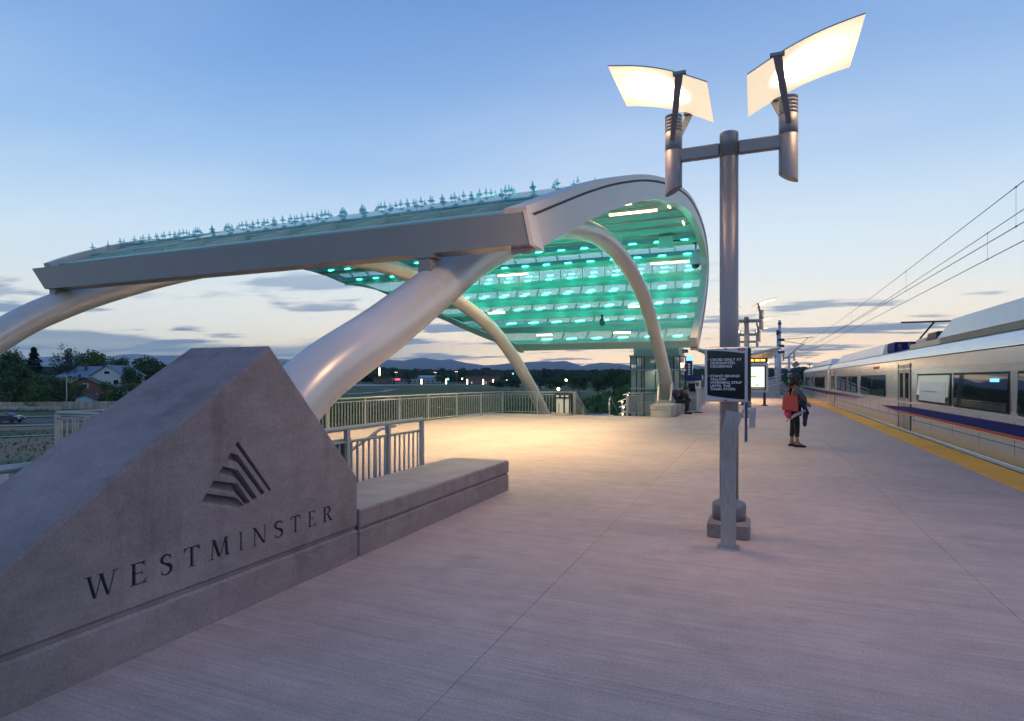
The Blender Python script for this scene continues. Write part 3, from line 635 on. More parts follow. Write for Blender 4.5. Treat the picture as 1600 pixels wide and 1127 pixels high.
nm = bpy.data.meshes.new_from_object(block.evaluated_get(bpy.context.evaluated_depsgraph_get()))
block.modifiers.clear(); 
if len(nm.polygons) > 20: block.data = nm
bpy.data.objects.remove(co)
bw = thing('bench_wall', 'low concrete bench wall running on from the carved wedge', 'bench', (-3.6, 5.9, 0))
MB().bev((-4.02, 4.20, .243), (MX, 7.52, .40), .012).build('seat_slab', M['cast'], bw)
MB().bev((-4.02, 4.20, -.02), (MX - .003, 7.52, .222), .012).build('wall', M['cast'], bw)
MB().bbox((-4.0, 4.22, .222), (MX - .024, 7.50, .243)).build('groove', M['cast'], bw)
MB().bev((-4.015, 4.215, .400), (MX - .014, 7.505, .406), .002).build('lit_top', M['cast_light'], bw)  # pale sheet puts the warm light on the bench top into colour
for y, z in ((2.28, .66), (2.95, 1.42), (3.62, .86), (2.05, .84), (3.75, .60)):
    ring = MB(); K = 18
    rows = [[(MX + .0006, y + r * math.cos(k * 2 * math.pi / K), z + r * math.sin(k * 2 * math.pi / K)) for k in range(K + 1)] for r in (.016, .019)]
    rows = [[(MX - .001, p[1], p[2]) for p in rows[0]], rows[0], [(MX + .0012, y + .018 * math.cos(k * 2 * math.pi / K), z + .018 * math.sin(k * 2 * math.pi / K)) for k in range(K + 1)], rows[1], [(MX - .001, p[1], p[2]) for p in rows[1]]]
    ring.sheet(rows).build('form_tie_mark', M['joint'], mon)
b2 = thing('bench_wall', 'square concrete bench block at the foot of the far arch', 'bench', (-3.5, 25, 0))
MB().bev((-3.92, 23.9, .30), (-3.10, 25.9, .49), .015).build('seat_slab', M['cast_light'], b2)
MB().bev((-3.90, 23.92, -.02), (-3.12, 25.88, .295), .01).build('wall', M['cast_light'], b2)
MB().bev((-3.45, 25.95, -.02), (-2.98, 27.5, .46), .015).build('end_block', M['cast_light'], b2)

# ------------------------------------------------------------------ double platform lamps
def make_lamp(label, shared=None):
    root = thing('platform_lamp', label, 'lamp', (0, 0, 0), 'double-headed lamps in a row along the platform')
    MB().bev((-.195, -.195, -.02), (.195, .195, .155), .025).build('concrete_base', M['cast'], root)
    c = MB(); c.tube([(0, 0, .155), (0, 0, .30), (0, 0, .318), (0, 0, .345), (0, 0, .36)], [.158, .158, .15, .10, .095], 40); c.build('base_cover', M['lamp_metal'], root)
    p = MB(); p.tube([(0, 0, .3), (0, 0, 3.70)], [.088, .088], 32).tube([(0, 0, 3.703), (0, 0, 3.93), (0, 0, 3.945), (0, 0, 3.95)], [.0885, .0885, .084, .07], 32).build('pole', M['lamp_metal'], root)
    MB().tube([(0, 0, 3.698), (0, 0, 3.705)], [.0865, .0865], 24).build('pole_joint', M['seam'], root)
    for x in (-.004, .03): MB().tube([(x, -.086, 3.80 + x), (x, -.091, 3.80 + x)], .004, 8).build('screw', M['dark'], root)
    a = MB(); a.bev((-.48, -.035, 3.725), (-.085, .035, 3.855), .012).bev((.085, -.035, 3.725), (.48, .035, 3.855), .012).build('cross_arm', M['lamp_metal'], root)
    for sx in (-1, 1):
        h = MB(); N_ = 28; rb = []; cx = sx * .53
        prof = [(.085, None), (.085, 3.84), (.083, 3.842), (.083, 3.848), (.085, 3.85), (.085, 4.03)]
        for q in range(5): z = 4.03 + q * .034; prof += [(.0815, z + .002), (.0815, z + .007), (.085, z + .011), (.085, z + .033)]
        rows = []
        for r_, z in prof:
            rows.append([(cx + r_ * math.cos(k * 2 * math.pi / N_), r_ * math.sin(k * 2 * math.pi / N_), (z if z is not None else 3.44 - sx * .045 * math.cos(k * 2 * math.pi / N_))) for k in range(N_ + 1)])
        h.sheet(rows); h.add(rows[0][:-1], [tuple(range(N_))]); h.add(rows[-1][:-1], [tuple(range(N_))[::-1]])
        hd = h.build('lamp_head', M['lamp_metal'], root)
        pan = MB(); K = 14; up = []; lo = []; ed = []
        for i in range(K + 1):
            t = i / K; x = sx * (.17 + .93 * t); z = 4.265 + .335 * t + .055 * math.sin(t * math.pi)
            up.append([(x, -.46, z + .012), (x, .46, z + .012)]); lo.append([(x, -.46, z), (x, .46, z)])
        pan.sheet(lo, 0).sheet(up, 1)
        for e in (0, 1): pan.sheet([[r[e] for r in up], [r[e] for r in lo]], 1, False)
        for e in (0, -1): pan.add([up[e][0], up[e][1], lo[e][1], lo[e][0]], [(0, 1, 2, 3)], 1)
        pan.build('reflector', [M['lamp_panel'], M['lamp_metal']], root)
        xm = sx * .42; zt = 4.265 + .335 * .27 + .055 * math.sin(.27 * math.pi)
        for sy in (-1, 1):
            a0, a1 = Vector((cx, sy * .088, 3.93)), Vector((xm, sy * .47, zt - .0))
            d = (a1 - a0).normalized(); w = Vector((.022, 0, 0)); nn = d.cross(Vector((1, 0, 0))) * .007
            MB().add([a0 - w - nn, a0 + w - nn, a0 + w + nn, a0 - w + nn, a1 - w * 1.7 - nn, a1 + w * 1.7 - nn, a1 + w * 1.7 + nn, a1 - w * 1.7 + nn], [(0, 3, 2, 1), (4, 5, 6, 7), (0, 1, 5, 4), (1, 2, 6, 5), (2, 3, 7, 6), (3, 0, 4, 7)]).build('strut', M['lamp_metal'], root)
            MB().box((xm, sy * .455, zt + .004), (.12, .045, .026)).build('clamp', M['lamp_metal'], root)
        ld = bpy.data.lights.new('head_lamp', 'SPOT'); ld.energy = LAMP_W; ld.spot_size = R(118); ld.spot_blend = .6; ld.color = (1, .76, .46); ld.shadow_soft_size = .06
        lo_ = bpy.data.objects.new('head_lamp', ld); COL.objects.link(lo_); lo_.parent = root; lo_.location = (cx, 0, 4.23); lo_.rotation_euler = (R(180), R(-sx * 12) * -1, 0)
        ld = bpy.data.lights.new('wing_bounce_spot', 'SPOT'); ld.energy = DOWN_W; ld.spot_size = R(165); ld.spot_blend = .9; ld.color = (1, .62, .34); ld.shadow_soft_size = .3  # unseen spot added for the light the reflector bounces down
        lo_ = bpy.data.objects.new('wing_bounce_spot', ld); COL.objects.link(lo_); lo_.parent = root; lo_.location = (sx * .95, 0, 4.42); lo_.rotation_euler = (0, R(-sx * 30), 0)
    return root
LAMP_W = 42; DOWN_W = 170
lamp = make_lamp('nearest tall double lamp with both glowing wings in full view')
lamp.location = (-.25, 6.2, 0)
bc = [(z) for z in (2.42, 2.62)]
for z in bc:                                # straps for the clear banner holders
    MB().tube([(0, 0, z - .012), (0, 0, z + .012)], [.0915, .0915], 28).build('strap', M['dark'], lamp)
    for s in (-1, 1): MB().bev((s * .115 - .03, -.03, z - .022), (s * .115 + .03, .03, z + .022), .005).build('strap_lug', M['dark'], lamp)
    MB().box((0, -.094, z), (.03, .012, .03)).build('buckle', M['sign_frame'], lamp)
for s in (-1, 1): MB().bev((s * .13 - .012, -.02, 2.37), (s * .13 + .012, .02, 2.68), .006).build('clear_holder', glass_mat('clear_acrylic', (.93, .95, .96), .06), lamp)
for (x, y, lab) in ((-.36, 24.95, 'second double lamp along the platform, wings tilted over the map case'), (-.42, 32.7, 'third double lamp in the row beyond the map case'), (-.48, 39.0, 'farthest double lamp showing only its bright wing tips'), (3.2, 70, 'lamp with a glowing wing beside the tall catenary mast')):
    c = copy_tree(lamp); c.location = (x, y, 0); c['label'] = lab
    for q in [k for k in c.children if k.name.split('.')[0] in ('strap', 'strap_lug', 'buckle', 'clear_holder')]: bpy.data.objects.remove(q)

# ------------------------------------------------------------------ warning sign and bent post at the lamp
sg = thing('warning_sign', 'black and silver safety sign strapped to the lamp pole, headed CROSS ONLY AT', 'sign', (-.25, 6.0, 1.58))
SR = Matrix.Translation((-.27, 6.055, 0)) @ Matrix.Rotation(R(-9), 4, 'Z')
def sgp(b): b.v = [SR @ v for v in b.v]; return b
SW, SH, SB = .200, .262, 1.308
zc_ = SB + SH
fr_ = MB().bev((-SW, -.02, SB), (SW, .022, SB + 2 * SH), .012)
sgp(fr_).build('frame', M['sign_frame'], sg)
face = []
K = 14
for i in range(K + 1):
    x = -SW + .028 + (2 * SW - .056) * i / K; t = i / K
    face.append((x, SB + .026 + .036 * (1 - t) ** 1.5, SB + 2 * SH - .028 - .034 * t ** 1.6))
poly = [(x, -.0235, a) for x, a, b in face] + [(x, -.0235, b) for x, a, b in reversed(face)]
sgp(MB().prism(poly, (0, .004, 0))).build('face', M['sign_black'], sg)
sgp(MB().bev((SW - .004, -.012, SB + .01), (SW + .022, .03, SB + 2 * SH - .01), .006)).build('side_cover', M['rubber'], sg)
XS = .293 / max(v.co.x for v in text_mesh('CROSS ONLY AT', .0335, .0006).vertices)
def sign_text(txt, x, z, size, m, bold=.0, xs=None):
    me = text_mesh(txt, size, bold, xs=xs or XS, ext=.0006); me.materials.append(m)
    mt = SR @ Matrix.Translation((x, -.0248, z)) @ Matrix.Rotation(R(90), 4, 'X'); me.transform(mt); me.transform(Matrix.Translation(-wl(sg)))
    o = bpy.data.objects.new('lettering', me); COL.objects.link(o); o.parent = sg
for i, t in enumerate(['CROSS ONLY AT', 'DESIGNATED', 'CROSSINGS']): sign_text(t, -.145, 1.7025 - i * .0322, .0335, M['sign_white'], .0003)
for i, t in enumerate(['STAND BEHIND', 'YELLOW', 'WARNING STRIP', 'UNTIL THE', 'TRAIN STOPS']): sign_text(t, -.145, 1.545 - i * .0315, .0335, M['sign_white'], .0003)
for z in (1.714, 1.556): sgp(MB().tube([(-.160, -.0252, z), (-.160, -.0238, z)], .0045, 10)).build('bullet', M['sign_white'], sg)
sign_text('RTD', .110, SB + 2 * SH - .034, .030, M['sign_red'], .0012, 1.15)
for x, z in ((0, SB + 2 * SH - .014), (0, SB + .016)): sgp(MB().box((x, -.022, z), (.028, .006, .010))).build('latch', M['dark'], sg)
po = thing('bent_post', 'stubby grey steel post with a bent head, bolted in front of the lamp base', 'post', (-.23, 5.72, 0))
def channel(path, w, d, t=.006):
    b = MB(); rows_o = []
    sec = [(-w / 2, d), (-w / 2, 0), (w / 2, 0), (w / 2, d), (w / 2 - t, d), (w / 2 - t, t), (-w / 2 + t, t), (-w / 2 + t, d)]
    for (x, y, z) in path: rows_o.append([(x + a, y + c, z) for a, c in sec] + [(x + sec[0][0], y + sec[0][1], z)])
    b.sheet(rows_o, smooth=False); b.add(rows_o[0][:-1], [tuple(range(8))]); b.add(rows_o[-1][:-1], [tuple(range(8))[::-1]]); return b
channel([(-.235, 5.66, 0.008), (-.235, 5.66, .93)], .128, .07).build('lower_channel', M['brushed'], po)
hp = [(-.234 + .050 * sm01(.30, 1, t) * t, 5.652 - .035 * math.sin(t * 1.5), .80 + .44 * t) for t in [k / 10 for k in range(11)]]
hb = channel(hp, .134, .075); 
for v in hb.v:
    if v.z > 1.15: v.z -= (v.x + .2) * .16
hb.build('bent_head', M['brushed'], po)
for x in (-.28, -.19): MB().tube([(x, 5.656, .87), (x, 5.642, .87)], .009, 10).build('bolt', M['steel'], po)
MB().bev((-.33, 5.62, -.005), (-.14, 5.80, .008), .003).build('base_plate', M['brushed'], po)
bp = thing('blue_post', 'slim silver post with a blue stripe standing past the safety sign', 'post', (-.23, 15.37, 0))
MB().bev((-.285, 15.33, 0), (-.215, 15.41, 2.15), .01).build('post_shaft', M['sign_frame'], bp)
MB().bev((-.262, 15.31, .02), (-.200, 15.329, 2.1), .005).build('stripe', M['blue_paint'], bp)
for z in (1.0, 1.9): MB().bev((-.30, 15.30, z), (-.19, 15.42, z + .05), .006).build('collar', M['sign_frame'], bp)
bx = thing('control_box', 'small grey control box low on the post by the second lamp', 'box', (-.15, 20, 0))
MB().bev((-.23, 19.95, .3), (-.02, 20.1, .62), .012).bev((-.22, 19.96, .02), (-.03, 20.09, .28), .012).build('cabinet', M['elev_steel'], bx)
MB().bbox((-.2, 19.94, .5), (-.05, 19.949, .58)).build('door', M['sign_frame'], bx)

# ------------------------------------------------------------------ railings
def fence(name, label, pts, h, picket=.125, post=1.55, base=.0, hand=.0, cat='railing', drop=.10, rr=.024):
    root = thing(name, label, cat, Vector(pts[0]))
    P = [Vector(p) for p in pts]
    pk = MB().bbox((-.009, -.009, 0), (.009, .009, 1.0)).mesh('picket', M['rail'])
    for a, b in zip(P, P[1:]):
        L_ = (b - a).length; d = (b - a) / L_; az = math.atan2(d.y, d.x); n = max(1, round(L_ / post))
        up = Vector((0, 0, 1))
        MB().tube([a + up * h, b + up * h], rr, 10).build('top_rail', M['rail'], root)
        for z in (h - drop, .09):
            MB().tube([a + up * z, b + up * z], .017, 6).build('cross_rail', M['rail'], root)
        for i in range(n + (1 if (b - P[-1]).length < .01 else 0)):
            q = a.lerp(b, i / n); MB().box(q + up * (h / 2 - .02), (.05, .05, h), rz=az).build('post', M['rail'], root)
        m_ = int(L_ / picket)
        for i in range(1, m_):
            q = a.lerp(b, i / m_)
            if abs((i / m_ * n) % 1) * (L_ / n) < .035: continue
            inst('picket', pk, root, q + up * .09, (0, 0, az), (1, 1, h - drop - .09))
    return root
f1 = fence('railing', 'long picket railing along the plaza edge, under the canopy', [(-11.05, 6.4, 0), (-11.05, 15, 0), (-10.95, 18.6, 0), (-10.4, 24.1, 0), (-7.15, 24.15, 0)], .955, .135, 1.7)
f2 = fence('railing', 'short end railing seen past the wedge’s sloping back', [(-11.0, 6.35, 0), (-8.6, 6.35, 0)], .955, .14, .8)
f3 = fence('railing', 'near picket railing standing directly behind the bench wall', [(-4.14, .6, 0), (-4.14, 6.86, 0)], .99, .105, .78, drop=.15, rr=.027)
# stair handrails and dark panel behind that railing
hr = thing('stair_handrail', 'slanting stair handrail visible through the near picket railing', 'handrail', (-4.6, 5, 0))
MB().tube([(-4.62, 4.6, .16), (-4.62, 6.6, .86), (-4.62, 6.95, .88)], .021, 10).build('rail', M['rail'], hr)
for y, z in ((4.9, .26), (6.5, .82)): MB().tube([(-4.62, y, z), (-4.62, y, 0)], .016, 8).build('post', M['rail'], hr)
dp_ = thing('dark_panel', 'black upright panel behind the near railing beside the wedge', 'panel', (-4.4, 5.2, 0))
MB().bev((-4.36, 4.75, 0), (-4.30, 5.55, .82), .006).build('panel_sheet', M['dark'], dp_)
MB().bev((-4.365, 4.72, .82), (-4.295, 5.58, .85), .004).build('panel_cap', M['rail'], dp_)
def sloped_fence(label, a, b, h):
    root = thing('stair_railing', label, 'railing', Vector(a)); a, b = Vector(a), Vector(b); up = Vector((0, 0, 1))
    MB().tube([a + up * h, b + up * h], .024, 8).build('top_rail', M['rail'], root)
    for z in (h - .1, .09): MB().tube([a + up * z, b + up * z], .016, 6).build('cross_rail', M['rail'], root)
    n = 24; pk = MB().bbox((-.009, -.009, 0), (.009, .009, 1.0)).mesh('picket', M['rail'])
    for i in range(n + 1):
        q = a.lerp(b, i / n)
        if i % 8 == 0: MB().box(q + up * h / 2, (.05, .05, h)).build('post', M['rail'], root)
        else: inst('picket', pk, root, q + up * .09, (0, 0, 0), (1, 1, h - .19))
sloped_fence('picket railing sloping down the stairs behind the waste bin', (-7.1, 24.2, 0), (-7.0, 27.6, -1.7), .955)
st_ = MB()
for i in range(26): st_.bbox((-7.1, 24.32 + i * .30, -.17 * (i + 1) - .5), (-5.3, 24.32 + (i + 1) * .30, -.17 * (i + 1)))
stair = st_.build('stairs', M['slab'], kind='structure')
hr2 = thing('stair_handrail', 'lone round-topped handrail at the head of the stairs', 'handrail', (-5.6, 24.2, 0))
MB().tube([(-5.62, 24.15, 0), (-5.62, 24.15, .62), (-5.62, 24.2, .72), (-5.62, 24.4, .74), (-5.55, 27.4, -.9)], .03, 10).build('rail', M['rail'], hr2)
MB().bev((-5.78, 24.0, -.002), (-5.46, 24.28, .03), .008).build('base_plate', M['rail'], hr2)
ring = MB(); ring.tube([(-5.62 + .0, 24.15, .25), (-5.62, 24.15, .55)], .042, 10).build('sleeve', M['rail'], hr2)
# ------------------------------------------------------------------ waste bin by the back railing
wb = thing('waste_bin', 'square waste bin with black frame and pale panels by the back railing', 'bin', (-7.55, 24.0, 0))
MB().bev((-8.0, 23.65, -.005), (-7.2, 24.05, .09), .012).build('concrete_pad', M['cast_light'], wb)
for x in (-7.82, -7.44, -7.20):
    for y in (23.72, 24.0): MB().bev((x - .025, y - .025, .09), (x + .025, y + .025, .86), .006).build('frame_post', M['dark'], wb)
MB().bev((-7.85, 23.69, .72), (-7.17, 24.03, .88), .01).build('hood', M['dark'], wb)
for x0, x1 in ((-7.79, -7.47), (-7.41, -7.23)):
    MB().bev((x0, 23.735, .10), (x1, 23.985, .70), .01).build('side_panel', M['siding'], wb)
for x in (-7.72, -7.5, -7.3): MB().bbox((x - .06, 23.68, .77), (x + .06, 23.688, .83)).build('decal', M['sign_white'], wb)
MB().bbox((-7.70, 23.725, .1), (-7.64, 23.733, .5)).build('stain_panel', M['brushed'], wb)
# ------------------------------------------------------------------ elevator tower
el = thing('elevator_tower', 'glass and grey-blue steel elevator tower behind the far arch foot', 'elevator', (-4.4, 29.2, 0))
ex0, ex1, ey0, ey1 = -5.50, -3.24, 28.0, 30.3
MB().bev((ex0 + .12, ey0 + .1, 2.64), (ex1 - .05, ey1 - .1, 3.02), .015).build('roof_box', M['elev_steel'], el)
MB().bev((ex0 - .06, ey0 - .06, 2.58), (ex1 + .06, ey1 + .06, 2.64), .012).build('roof_ledge', M['elev_steel'], el)
for z0, z1 in ((.07, .12), (.40, .45), (1.04, 1.09), (1.93, 1.98)):
    MB().bev((ex0 - .03, ey0 - .03, z0), (ex1 + .03, ey1 + .03, z1), .006).build('transom', M['elev_steel'], el)
vx = [ex0, -5.22, -4.98, -4.86, -4.34, -3.86, -3.52, ex1]
for x in vx:
    for y in (ey0, ey1): MB().bbox((x - .025, y - .025, -6), (x + .025, y + .025, 2.58)).build('mullion', M['dark'], el)
zz = [-5.5, .07, .40, 1.04, 1.93, 2.58]
for i in range(len(vx) - 1):
    for j in range(len(zz) - 1):
        MB().bbox((vx[i] + .026, ey0 - .006, zz[j] + .055), (vx[i + 1] - .026, ey0 + .006, zz[j + 1])).build('pane', M['elev_steel'] if j in (0, 1) else M['el_glass'], el)
for y in (28.8, 29.6):
    for xq in (ex0, ex1): MB().bbox((xq - .006, y - .78, .46), (xq + .006, y, 2.58)).build('pane', M['el_glass'], el)
MB().bbox((-5.2, 29.5, -6), (-3.5, 29.6, 2.5)).build('back_wall', M['siding'], el)
for x0, x1 in ((-4.82, -4.5), (-4.30, -4.16), (-3.95, -3.7)): MB().bbox((x0, 28.9, .5), (x1, 28.95, 1.9)).build('door_panel', M['brushed'], el)
MB().bbox((-4.98, 28.5, 1.95), (-3.7, 28.6, 2.55)).build('header', M['dark'], el)
for x in (-4.62, -4.52, -4.42): MB().bbox((x, 28.45, 2.28), (x + .07, 28.49, 2.40)).build('indicator', M['lobby'], el)
for x in (-4.40, -4.15): MB().bbox((x, 28.45, 2.02), (x + .14, 28.49, 2.07)).build('exit_glow', M['teal_sig'], el)
ld = bpy.data.lights.new('car_lamp', 'POINT'); ld.energy = 25; ld.color = (1, .8, .5); ld.shadow_soft_size = .1; lo = bpy.data.objects.new('car_lamp', ld); COL.objects.link(lo); lo.location = (-4.4, 28.75, 1.9)
f4 = fence('railing', 'short metal railing leading down beside the elevator', [(-4.95, 24.4, 0), (-4.1, 26.5, 0)], .92, .12, 1.0)
MB().bev((-4.93, 24.5, .08), (-4.90, 26.4, .80), .004).build('infill_sheet', M['elev_steel'], f4)
# ------------------------------------------------------------------ ticket machine, help pylon, small sign, gates
tm = thing('ticket_machine', 'grey ticket machine with a dark blue top near the seated man', 'ticket machine', (-2.9, 30.5, 0))
MB().bev((-3.2, 30.2, 0), (-2.55, 30.9, 1.45), .02).build('cabinet', M['elev_steel'], tm)
MB().bev((-3.26, 30.1, 1.45), (-2.45, 31.0, 1.72), .03).build('hood', M['blue_paint'], tm)
MB().bbox((-3.1, 30.18, .9), (-2.75, 30.199, 1.3)).build('screen', M['window'], tm)
MB().bbox((-3.05, 30.18, .55), (-2.7, 30.199, .75)).build('slot_plate', M['sign_frame'], tm)
hp_ = thing('help_pylon', 'tall blue pylon with a glowing blue beacon on top', 'pylon', (-3.3, 33, 0))
MB().bev((-3.48, 32.85, 0), (-3.16, 33.1, 2.50), .02).build('shaft', M['blue_paint'], hp_)
MB().bev((-3.48, 32.85, 2.51), (-3.16, 33.1, 2.76), .03).build('beacon', M['blue_led'], hp_)
for k in range(6): MB().bbox((-3.38, 32.84, 2.25 - k * .13), (-3.27, 32.849, 2.33 - k * .13)).build('letter_mark', M['sign_white'], hp_)
ds = thing('hanging_sign', 'small dark sign plate beside the elevator roof', 'sign', (-3.3, 29.6, 2.9))
MB().bev((-3.55, 29.55, 2.78), (-3.05, 29.62, 2.94), .008).build('plate', M['sign_black'], ds)
MB().bev((-3.40, 29.58, 2.1), (-3.36, 29.61, 2.78), .004).build('bracket', M['dark'], ds)
MB().bbox((-3.45, 29.543, 2.83), (-3.15, 29.549, 2.87)).build('lettering', M['sign_white'], ds)
tv = thing('ticket_validator', 'slim silver ticket validator on a dark foot plate by the machine', 'validator', (-2.45, 28, 0))
MB().bev((-2.52, 27.95, .03), (-2.40, 28.07, 1.05), .01).build('column', M['sign_frame'], tv)
MB().bev((-2.56, 27.88, 1.05), (-2.36, 28.1, 1.42), .015).build('reader', M['sign_frame'], tv)
MB().bbox((-2.52, 27.872, 1.2), (-2.40, 27.879, 1.36)).build('screen', M['blue_paint'], tv)
MB().bev((-2.65, 27.85, 0), (-2.25, 28.15, .03), .005).build('foot_plate', M['dark'], tv)
f5 = fence('railing', 'picket railing on the platform’s west edge beyond the pylon', [(-2.85, 33.5, 0), (-2.85, 47, 0)], 1.0, .13, 1.7)
# ------------------------------------------------------------------ map case, display and shelter
mc = thing('map_case', 'lit map case with green marks in a silver frame on one dark foot', 'map case', (-.2, 36.6, 0))
MB().bev((-1.1, 36.55, .75), (.62, 36.72, 2.45), .03).build('frame', M['sign_frame'], mc)
MB().bev((-.98, 36.535, .88), (.50, 36.549, 2.28), .01).build('gasket', M['dark'], mc)
MB().bbox((-.92, 36.525, 1.05), (.42, 36.534, 2.22)).build('map_sheet', M['map_lit'], mc)
for a, b, z, h in ((-.5, .0, 1.62, .07), (-.05, .12, 1.13, .07)): MB().bbox((a, 36.515, z), (b, 36.5245, z + h)).build('map_mark', M['green_ink'], mc)
MB().bbox((-.9, 36.515, .93), (.42, 36.5245, .98)).build('caption_bar', M['sign_white'], mc)
for x in (-.75, .42): MB().bev((x - .07, 36.58, 0), (x + .07, 36.68, .75), .008).bev((x - .18, 36.5, -.0), (x + .18, 36.78, .05), .008).build('leg', M['dark'], mc)
sh = thing('platform_shelter', 'white shelter roof with a slatted warm-lit underside behind the sign', 'shelter', (-1.0, 44, 0))
def roof_side(xa, za, xb, zb, y0, y1, nm):
    d = .10; MB().add([(xa, y0, za), (xb, y0, zb), (xb, y0, zb - d), (xa, y0, za - d), (xa, y1, za), (xb, y1, zb), (xb, y1, zb - d), (xa, y1, za - d)], [(0, 3, 2, 1), (4, 5, 6, 7), (0, 1, 5, 4), (1, 2, 6, 5), (2, 3, 7, 6), (3, 0, 4, 7)]).build(nm, M['train_white'], sh)
roof_side(-3.6, 3.50, -1.15, 2.85, 37.6, 52, 'roof_wing'); roof_side(-1.10, 2.85, 1.25, 3.42, 37.6, 52, 'roof_wing')
for k in range(12):
    for xa, za, xb, zb in ((-3.5, 3.30, -1.2, 2.70), (-1.05, 2.70, 1.15, 3.24)):
        MB().add([(xa, 37.8 + k * 1.2, za), (xb, 37.8 + k * 1.2, zb), (xb, 38.2 + k * 1.2, zb), (xa, 38.2 + k * 1.2, za), (xa, 37.8 + k * 1.2, za + .09), (xb, 37.8 + k * 1.2, zb + .09), (xb, 38.2 + k * 1.2, zb + .09), (xa, 38.2 + k * 1.2, za + .09)], [(0, 3, 2, 1), (4, 5, 6, 7), (0, 1, 5, 4), (1, 2, 6, 5), (2, 3, 7, 6), (3, 0, 4, 7)]).build('slat', M['white_steel'], sh)
for y in (39.5, 44.5, 49.5): MB().tube([(-1.12, y, 0), (-1.12, y, 2.8)], .09, 14).build('column', M['sign_frame'], sh)
for y in (40, 44, 48):
    for x in (-2.2, .2):
        MB().bev((x - .5, y - .06, 2.50), (x + .5, y + .06, 2.56), .01).build('light_bar', M['warm_soft'], sh)
    ld = bpy.data.lights.new('shelter_lamp', 'AREA'); ld.size = 2.5; ld.energy = 130; ld.color = (1, .70, .36); lo = bpy.data.objects.new('shelter_lamp', ld); COL.objects.link(lo); lo.location = (-1, y, 2.45)
le = thing('message_board', 'hanging message board with amber glowing segments above the map case', 'display', (.15, 37.3, 2.4))
MB().bev((-.75, 37.2, 2.46), (.60, 37.4, 2.74), .012).build('housing', M['sign_black'], le)
for a, b in ((-.6, -.15), (-.08, .16), (.22, .46)): MB().bbox((a, 37.19, 2.54), (b, 37.199, 2.66)).build('segment', M['amber_led'], le)
for x in (-.5, .35): MB().tube([(x, 37.3, 2.74), (x, 37.3, 3.1)], .02, 6).build('hanger', M['dark'], le)
# ------------------------------------------------------------------ end of the platform: ramp wall, mast, wires, signal
rw = thing('ramp_wall', 'pale ramp wall with two handrails at the platform’s far end', 'wall', (.9, 58, 0))
MB().prism([(-.6, 57, 0), (1.9, 57, 0), (1.9, 57, 1.75), (-.6, 57, .85)], (0, .18, 0)).build('wall', M['elev_steel'], rw)
for dz in (0, -.72): MB().tube([(-.6, 56.9, .95 + dz + .1), (2.2, 56.9, 1.95 + dz)], .03, 8).build('rail', M['sign_white'], rw)
def mast(x, y, h, label, arms=True):
    o = thing('catenary_mast', label, 'mast', (x, y, -1.3)); 
    MB().tube([(x, y, -2), (x, y, h)], [.22, .17], 14).build('pole', M['sign_frame'], o)
    for z in (h - .5, h - 1.6, h - 4): MB().tube([(x, y, z), (x, y, z + .18)], .225, 14).build('band', M['dark'], o)
    if arms:
        a = lambda p, q, r=.035: MB().tube([p, q], r, 6).build('arm', M['dark'], o)
        a((x - .3, y, h - 2.45), (x + 3.9, y, h - 2.2)); a((x, y, h - 2.5), (x + 2.9, y, h - 3.1)); a((x + .6, y, h - 4.9), (x + 3.2, y, h - 2.3)); a((x + .6, y, h - 4.9), (x + 2.7, y, h - 3.1)); a((x + 1.8, y, h - 3.75), (x + 4.6, y, h - 3.45)); a((x + 1.8, y, h - 4.4), (x + 4.5, y, h - 4.45)); a((x + 2.9, y, h - 4.8), (x + 4.2, y, h - 4.45), .02); a((x + 1.2, y, h - 4.3), (x + 2.4, y, h - 3.7))
        a((x - .3, y, h - 4.9), (x + .9, y, h - 4.85))
        for px, pz in ((3.2, -2.3), (2.6, -3.1), (1.0, -4.6), (3.6, -2.22)): MB().ball((x + px, y, h + pz), .07).build('insulator', M['brick2'], o)
    return o
mast(2.7, 82, 8.9, 'tall slim catenary mast with black bracket arms over the tracks')
mast(3.6, 132, 7.6, 'distant catenary mast low between the shelter and the tall mast')
def wire(pts, r, label, group='overhead wires above the tracks'):
    return tag(MB().tube(pts, r, 6).build('overhead_wire', M['dark'], loc=pts[0]), label, 'wire', group)
def cat_pair(x, zc, zm, drops, l1, l2):
    sag = lambda y: zm - .55 * math.sin(max(0, min(1, (82 - y) / 70)) * math.pi) * .5
    m = thing('overhead_wire', l1, 'wire', (x, 40, zc), 'overhead wires above the tracks')
    MB().tube([(x, y, zc) for y in range(-10, 86, 8)], .010, 6).build('contact_wire', M['dark'], m)
    MB().tube([(x, y, sag(y)) for y in range(-10, 86, 8)], .009, 6).build('messenger_wire', M['dark'], m)
    for y in drops:
        MB().tube([(x, y, zc), (x, y, sag(y))], .003, 5).build('dropper', M['dark'], m)
        for z in (zc, sag(y)): MB().box((x, y, z), (.025, .05, .035)).build('clip', M['dark'], m)
cat_pair(5.42, 4.56, 5.30, (8, 18.5, 30, 44, 60), 'lower pair of overhead wires with droppers, right of the mast', '')
cat_pair(5.06, 4.74, 5.62, (7, 15.6, 25.5, 39, 54), 'higher pair of overhead wires with droppers, right of the mast', '')
sp = thing('signal_post', 'grey post with a lamp arm, tilted floodlight and dark plate', 'post', (3.15, 68, 0))
MB().tube([(3.15, 68, -.5), (3.15, 68, 4.0)], .11, 10).build('post_shaft', M['sign_frame'], sp)
MB().box((0, 0, 0), (.62, .2, .5), mtx=Matrix.Translation((3.75, 67.9, 3.0)) @ Matrix.Rotation(R(-38), 4, 'Y')).build('floodlight', M['lamp_metal'], sp)
MB().bev((2.85, 67.8, 1.55), (3.5, 67.86, 2.35), .01).build('plate', M['sign_black'], sp)
